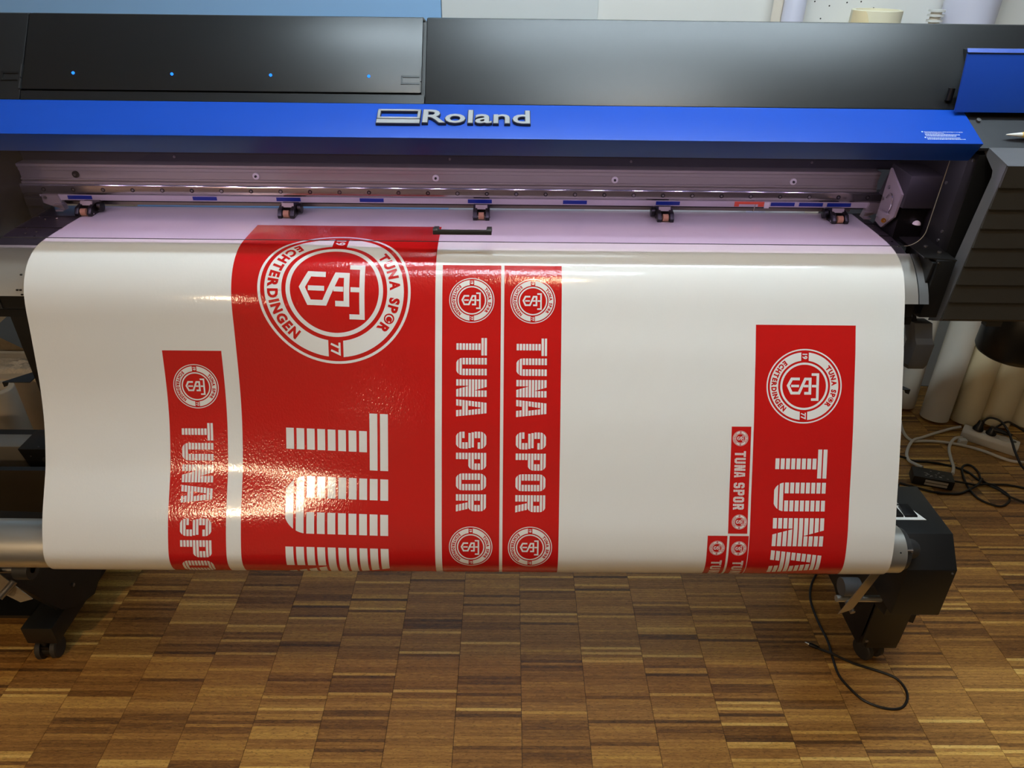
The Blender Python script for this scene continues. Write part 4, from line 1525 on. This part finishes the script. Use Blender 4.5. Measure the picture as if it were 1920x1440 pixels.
jack = cable('jack_cable', [(0.939, 1.523), (0.897, 1.466), (0.873, 1.406), (0.867, 1.331), (0.869, 1.268), (0.862, 1.218, 0.0035), (0.857, 1.166), (0.867, 1.13),
                            (0.891, 1.09), (0.934, 1.069), (0.974, 1.07), (1.001, 1.094), (1.01, 1.124), (1.0, 1.154), (0.967, 1.173), (0.909, 1.198),
                            (0.864, 1.220, 0.0095), (0.842, 1.238, 0.004), (0.829, 1.247)], 0.0032, 'cable_black',
             'thin black cable looped on the floor by the right castor, plug at its end')
MB().lathe((0.834, 1.243, 0.0055), (-0.80, 0.48, 0), [(0, 0.0035), (0.004, 0.0052), (0.022, 0.0052), (0.024, 0.003)], n=16).build('plug', 'black_plastic', jack)
MB().lathe((0.8145, 1.2548, 0.0055), (-0.80, 0.48, 0), [(0, 0.0026), (0.010, 0.0026), (0.012, 0.0012)], n=12).build('plug_tip', 'chrome', jack)

R = 0.0055
cable('white_cable', [(1.56, 2.32), (1.543, 2.273), (1.533, 2.219), (1.544, 2.185), (1.581, 2.185), (1.631, 2.183), (1.683, 2.172), (1.733, 2.153), (1.782, 2.121),
                      (1.825, 2.08), (1.861, 2.06), (1.95, 2.05)], R, 'cable_white', 'white cable crossing the floor in front of the power strip')
cable('white_cable', [(1.763, 2.261, 0.02), (1.721, 2.257, 0.012), (1.66, 2.239), (1.593, 2.209), (1.532, 2.170, 0.017), (1.489, 2.117), (1.471, 2.068), (1.475, 2.037, 0.012), (1.486, 2.005, 0.02)],
      R, 'cable_white', 'white cable looping from the power strip to the black adapter')
t = cable('white_cable', [(1.738, 2.202, 0.012), (1.701, 2.187, 0.017), (1.67, 2.158), (1.648, 2.119), (1.63, 2.07), (1.617, 2.033), (1.599, 2.002, 0.012), (1.575, 1.968, 0.02)],
          R, 'cable_white', 'short white cable with a connector, from the adapter towards the strip')
MB().box(1.712, 1.740, 2.165, 2.186, 0.0, 0.022).build('connector', 'strip_white', t, bevel=0.004)
cable('black_cable', [(1.40, 2.10), (1.455, 2.089), (1.488, 2.063), (1.535, 2.058), (1.578, 2.048), (1.629, 2.023), (1.654, 1.998), (1.663, 1.968), (1.678, 1.938), (1.699, 1.896, 0.01),
                      (1.717, 1.858, 0.01), (1.80, 1.80)], 0.0038, 'cable_black', 'black cable running past the adapter to the right frame edge')
cable('black_cable', [(1.80, 1.913), (1.75, 1.93), (1.69, 1.934), (1.67, 1.953, 0.011), (1.689, 1.998), (1.687, 2.034), (1.669, 2.042), (1.644, 2.023), (1.621, 1.972), (1.607, 1.914), (1.606, 1.866),
                      (1.624, 1.835), (1.662, 1.817), (1.703, 1.84), (1.722, 1.872), (1.714, 1.905), (1.685, 1.924, 0.011), (1.641, 1.928), (1.609, 1.928, 0.011), (1.562, 1.935, 0.015)], 0.0038, 'cable_black',
      'black cable coiled in a double loop beside the adapter')
cable('black_cable', [(1.377, 1.937), (1.417, 1.916), (1.466, 1.891), (1.521, 1.88), (1.559, 1.882), (1.592, 1.897), (1.635, 1.916, 0.012), (1.668, 1.945, 0.018)], 0.0038, 'cable_black',
      'black cable lying in front of the adapter')

# adapter: dark brick with stickers
ad = empty('power_adapter', (1.49, 1.945, 0), 'black power adapter brick with pale stickers lying on the floor', 'adapter')
ca_, sa_ = math.cos(-0.30), math.sin(-0.30)


def adp(x, y, z):
    return (1.490 + x * ca_ - y * sa_, 1.947 + x * sa_ + y * ca_, z)


def adbox(x0, x1, y0, y1, z0, z1):
    return MB().hexa([adp(x0, y0, z0), adp(x1, y0, z0), adp(x1, y1, z0), adp(x0, y1, z0)],
                     [adp(x0, y0, z1), adp(x1, y0, z1), adp(x1, y1, z1), adp(x0, y1, z1)])


adbox(-0.065, 0.065, -0.030, 0.030, 0, 0.036).build('case', 'adapter_black', ad, bevel=0.004)
for z0, z1 in ((0.019, 0.028), (0.007, 0.016)):
    adbox(-0.026, 0.046, -0.0306, -0.0300, z0, z1).build('sticker', 'strip_white', ad, smooth=0)
rr = random.Random(9)
mk = MB()
for k in range(16):
    x, y = rr.uniform(-0.03, 0.05), rr.uniform(-0.02, 0.02)
    w, h = rr.uniform(0.003, 0.012), rr.uniform(0.001, 0.004)
    q = adbox(x, x + w, y, y + h, 0.036, 0.0363)
    mk.add(q.v, q.f)
mk.build('printed_marks', 'tag_silver', ad, smooth=0)

# power strip
ps = empty('power_strip', (1.82, 2.17, 0), 'white power strip with black plugs lying in front of the rolls', 'power strip')
a0 = Vector((1.752, 2.232, 0))
a1 = Vector((1.898, 2.118, 0))
dx = (a1 - a0).normalized()
dy = Vector((-dx.y, dx.x, 0))
Lp = (a1 - a0).length


def psp(a, b, z):
    return a0 + dx * a + dy * b + Vector((0, 0, z))


hw = 0.027
pf = [(-hw, 0.0), (-hw, 0.030), (-hw + 0.009, 0.044), (hw - 0.009, 0.044), (hw, 0.030), (hw, 0.0)]
v = [psp(0, b, z) for b, z in pf] + [psp(Lp, b, z) for b, z in pf]
n = 6
MB().add(v, [(i, (i + 1) % n, n + (i + 1) % n, n + i) for i in range(n)] + [tuple(range(n)), tuple(range(2 * n - 1, n - 1, -1))]).build('case', 'strip_white', ps, bevel=0.004)
for a in (0.045, 0.088, 0.135):
    MB().lathe(psp(a, 0, 0.0445), (0, 0, 1), [(0, 0.019), (0.0006, 0.019), (0.0007, 0.017)], n=24).build('socket', 'cable_white', ps)
MB().lathe(psp(0.166, 0, 0.0443), (0, 0, 1), [(0, 0.007), (0.002, 0.007), (0.002, 0.005)], n=16).build('switch', 'print_grey', ps)
t = empty('mains_plug', psp(0.045, 0, 0.045), 'round black mains plug with arched cable, left one on the power strip', 'plug')
MB().lathe(psp(0.045, 0, 0.0453), (0.15, 0.1, 1), [(0, 0.018), (0.006, 0.019), (0.020, 0.013), (0.040, 0.009)], n=24).build('body', 'black_plastic', t)
MB().tube(spline([psp(0.050, 0.004, 0.083), (1.820, 2.212, 0.096), (1.850, 2.195, 0.094), (1.858, 2.155, 0.082), (1.846, 2.10, 0.07), (1.838, 2.05, 0.05), (1.85, 1.99, 0.02), (1.93, 1.93, 0.006)]), 0.0042, n=10).build('cord', 'cable_black', t)
t = empty('mains_plug', psp(0.088, 0, 0.045), 'angled black mains plug, right one on the power strip', 'plug')
MB().lathe(psp(0.088, 0, 0.0453), (0.1, 0.05, 1), [(0, 0.017), (0.006, 0.018), (0.016, 0.014), (0.030, 0.010)], n=24).build('body', 'black_plastic', t)
MB().lathe(psp(0.092, 0, 0.068), dx, [(0, 0.010), (0.02, 0.009), (0.05, 0.006), (0.06, 0.004)], n=18).build('strain_relief', 'black_plastic', t)
MB().tube(spline([psp(0.092, 0, 0.072), (1.88, 2.20, 0.085), (1.93, 2.222, 0.06), (1.99, 2.19, 0.03), (2.05, 2.1, 0.006)]), 0.0042, n=10).build('cord', 'cable_black', t)

# tidy helper properties
for o in bpy.data.objects:
    if '_o' in o:
        del o['_o']
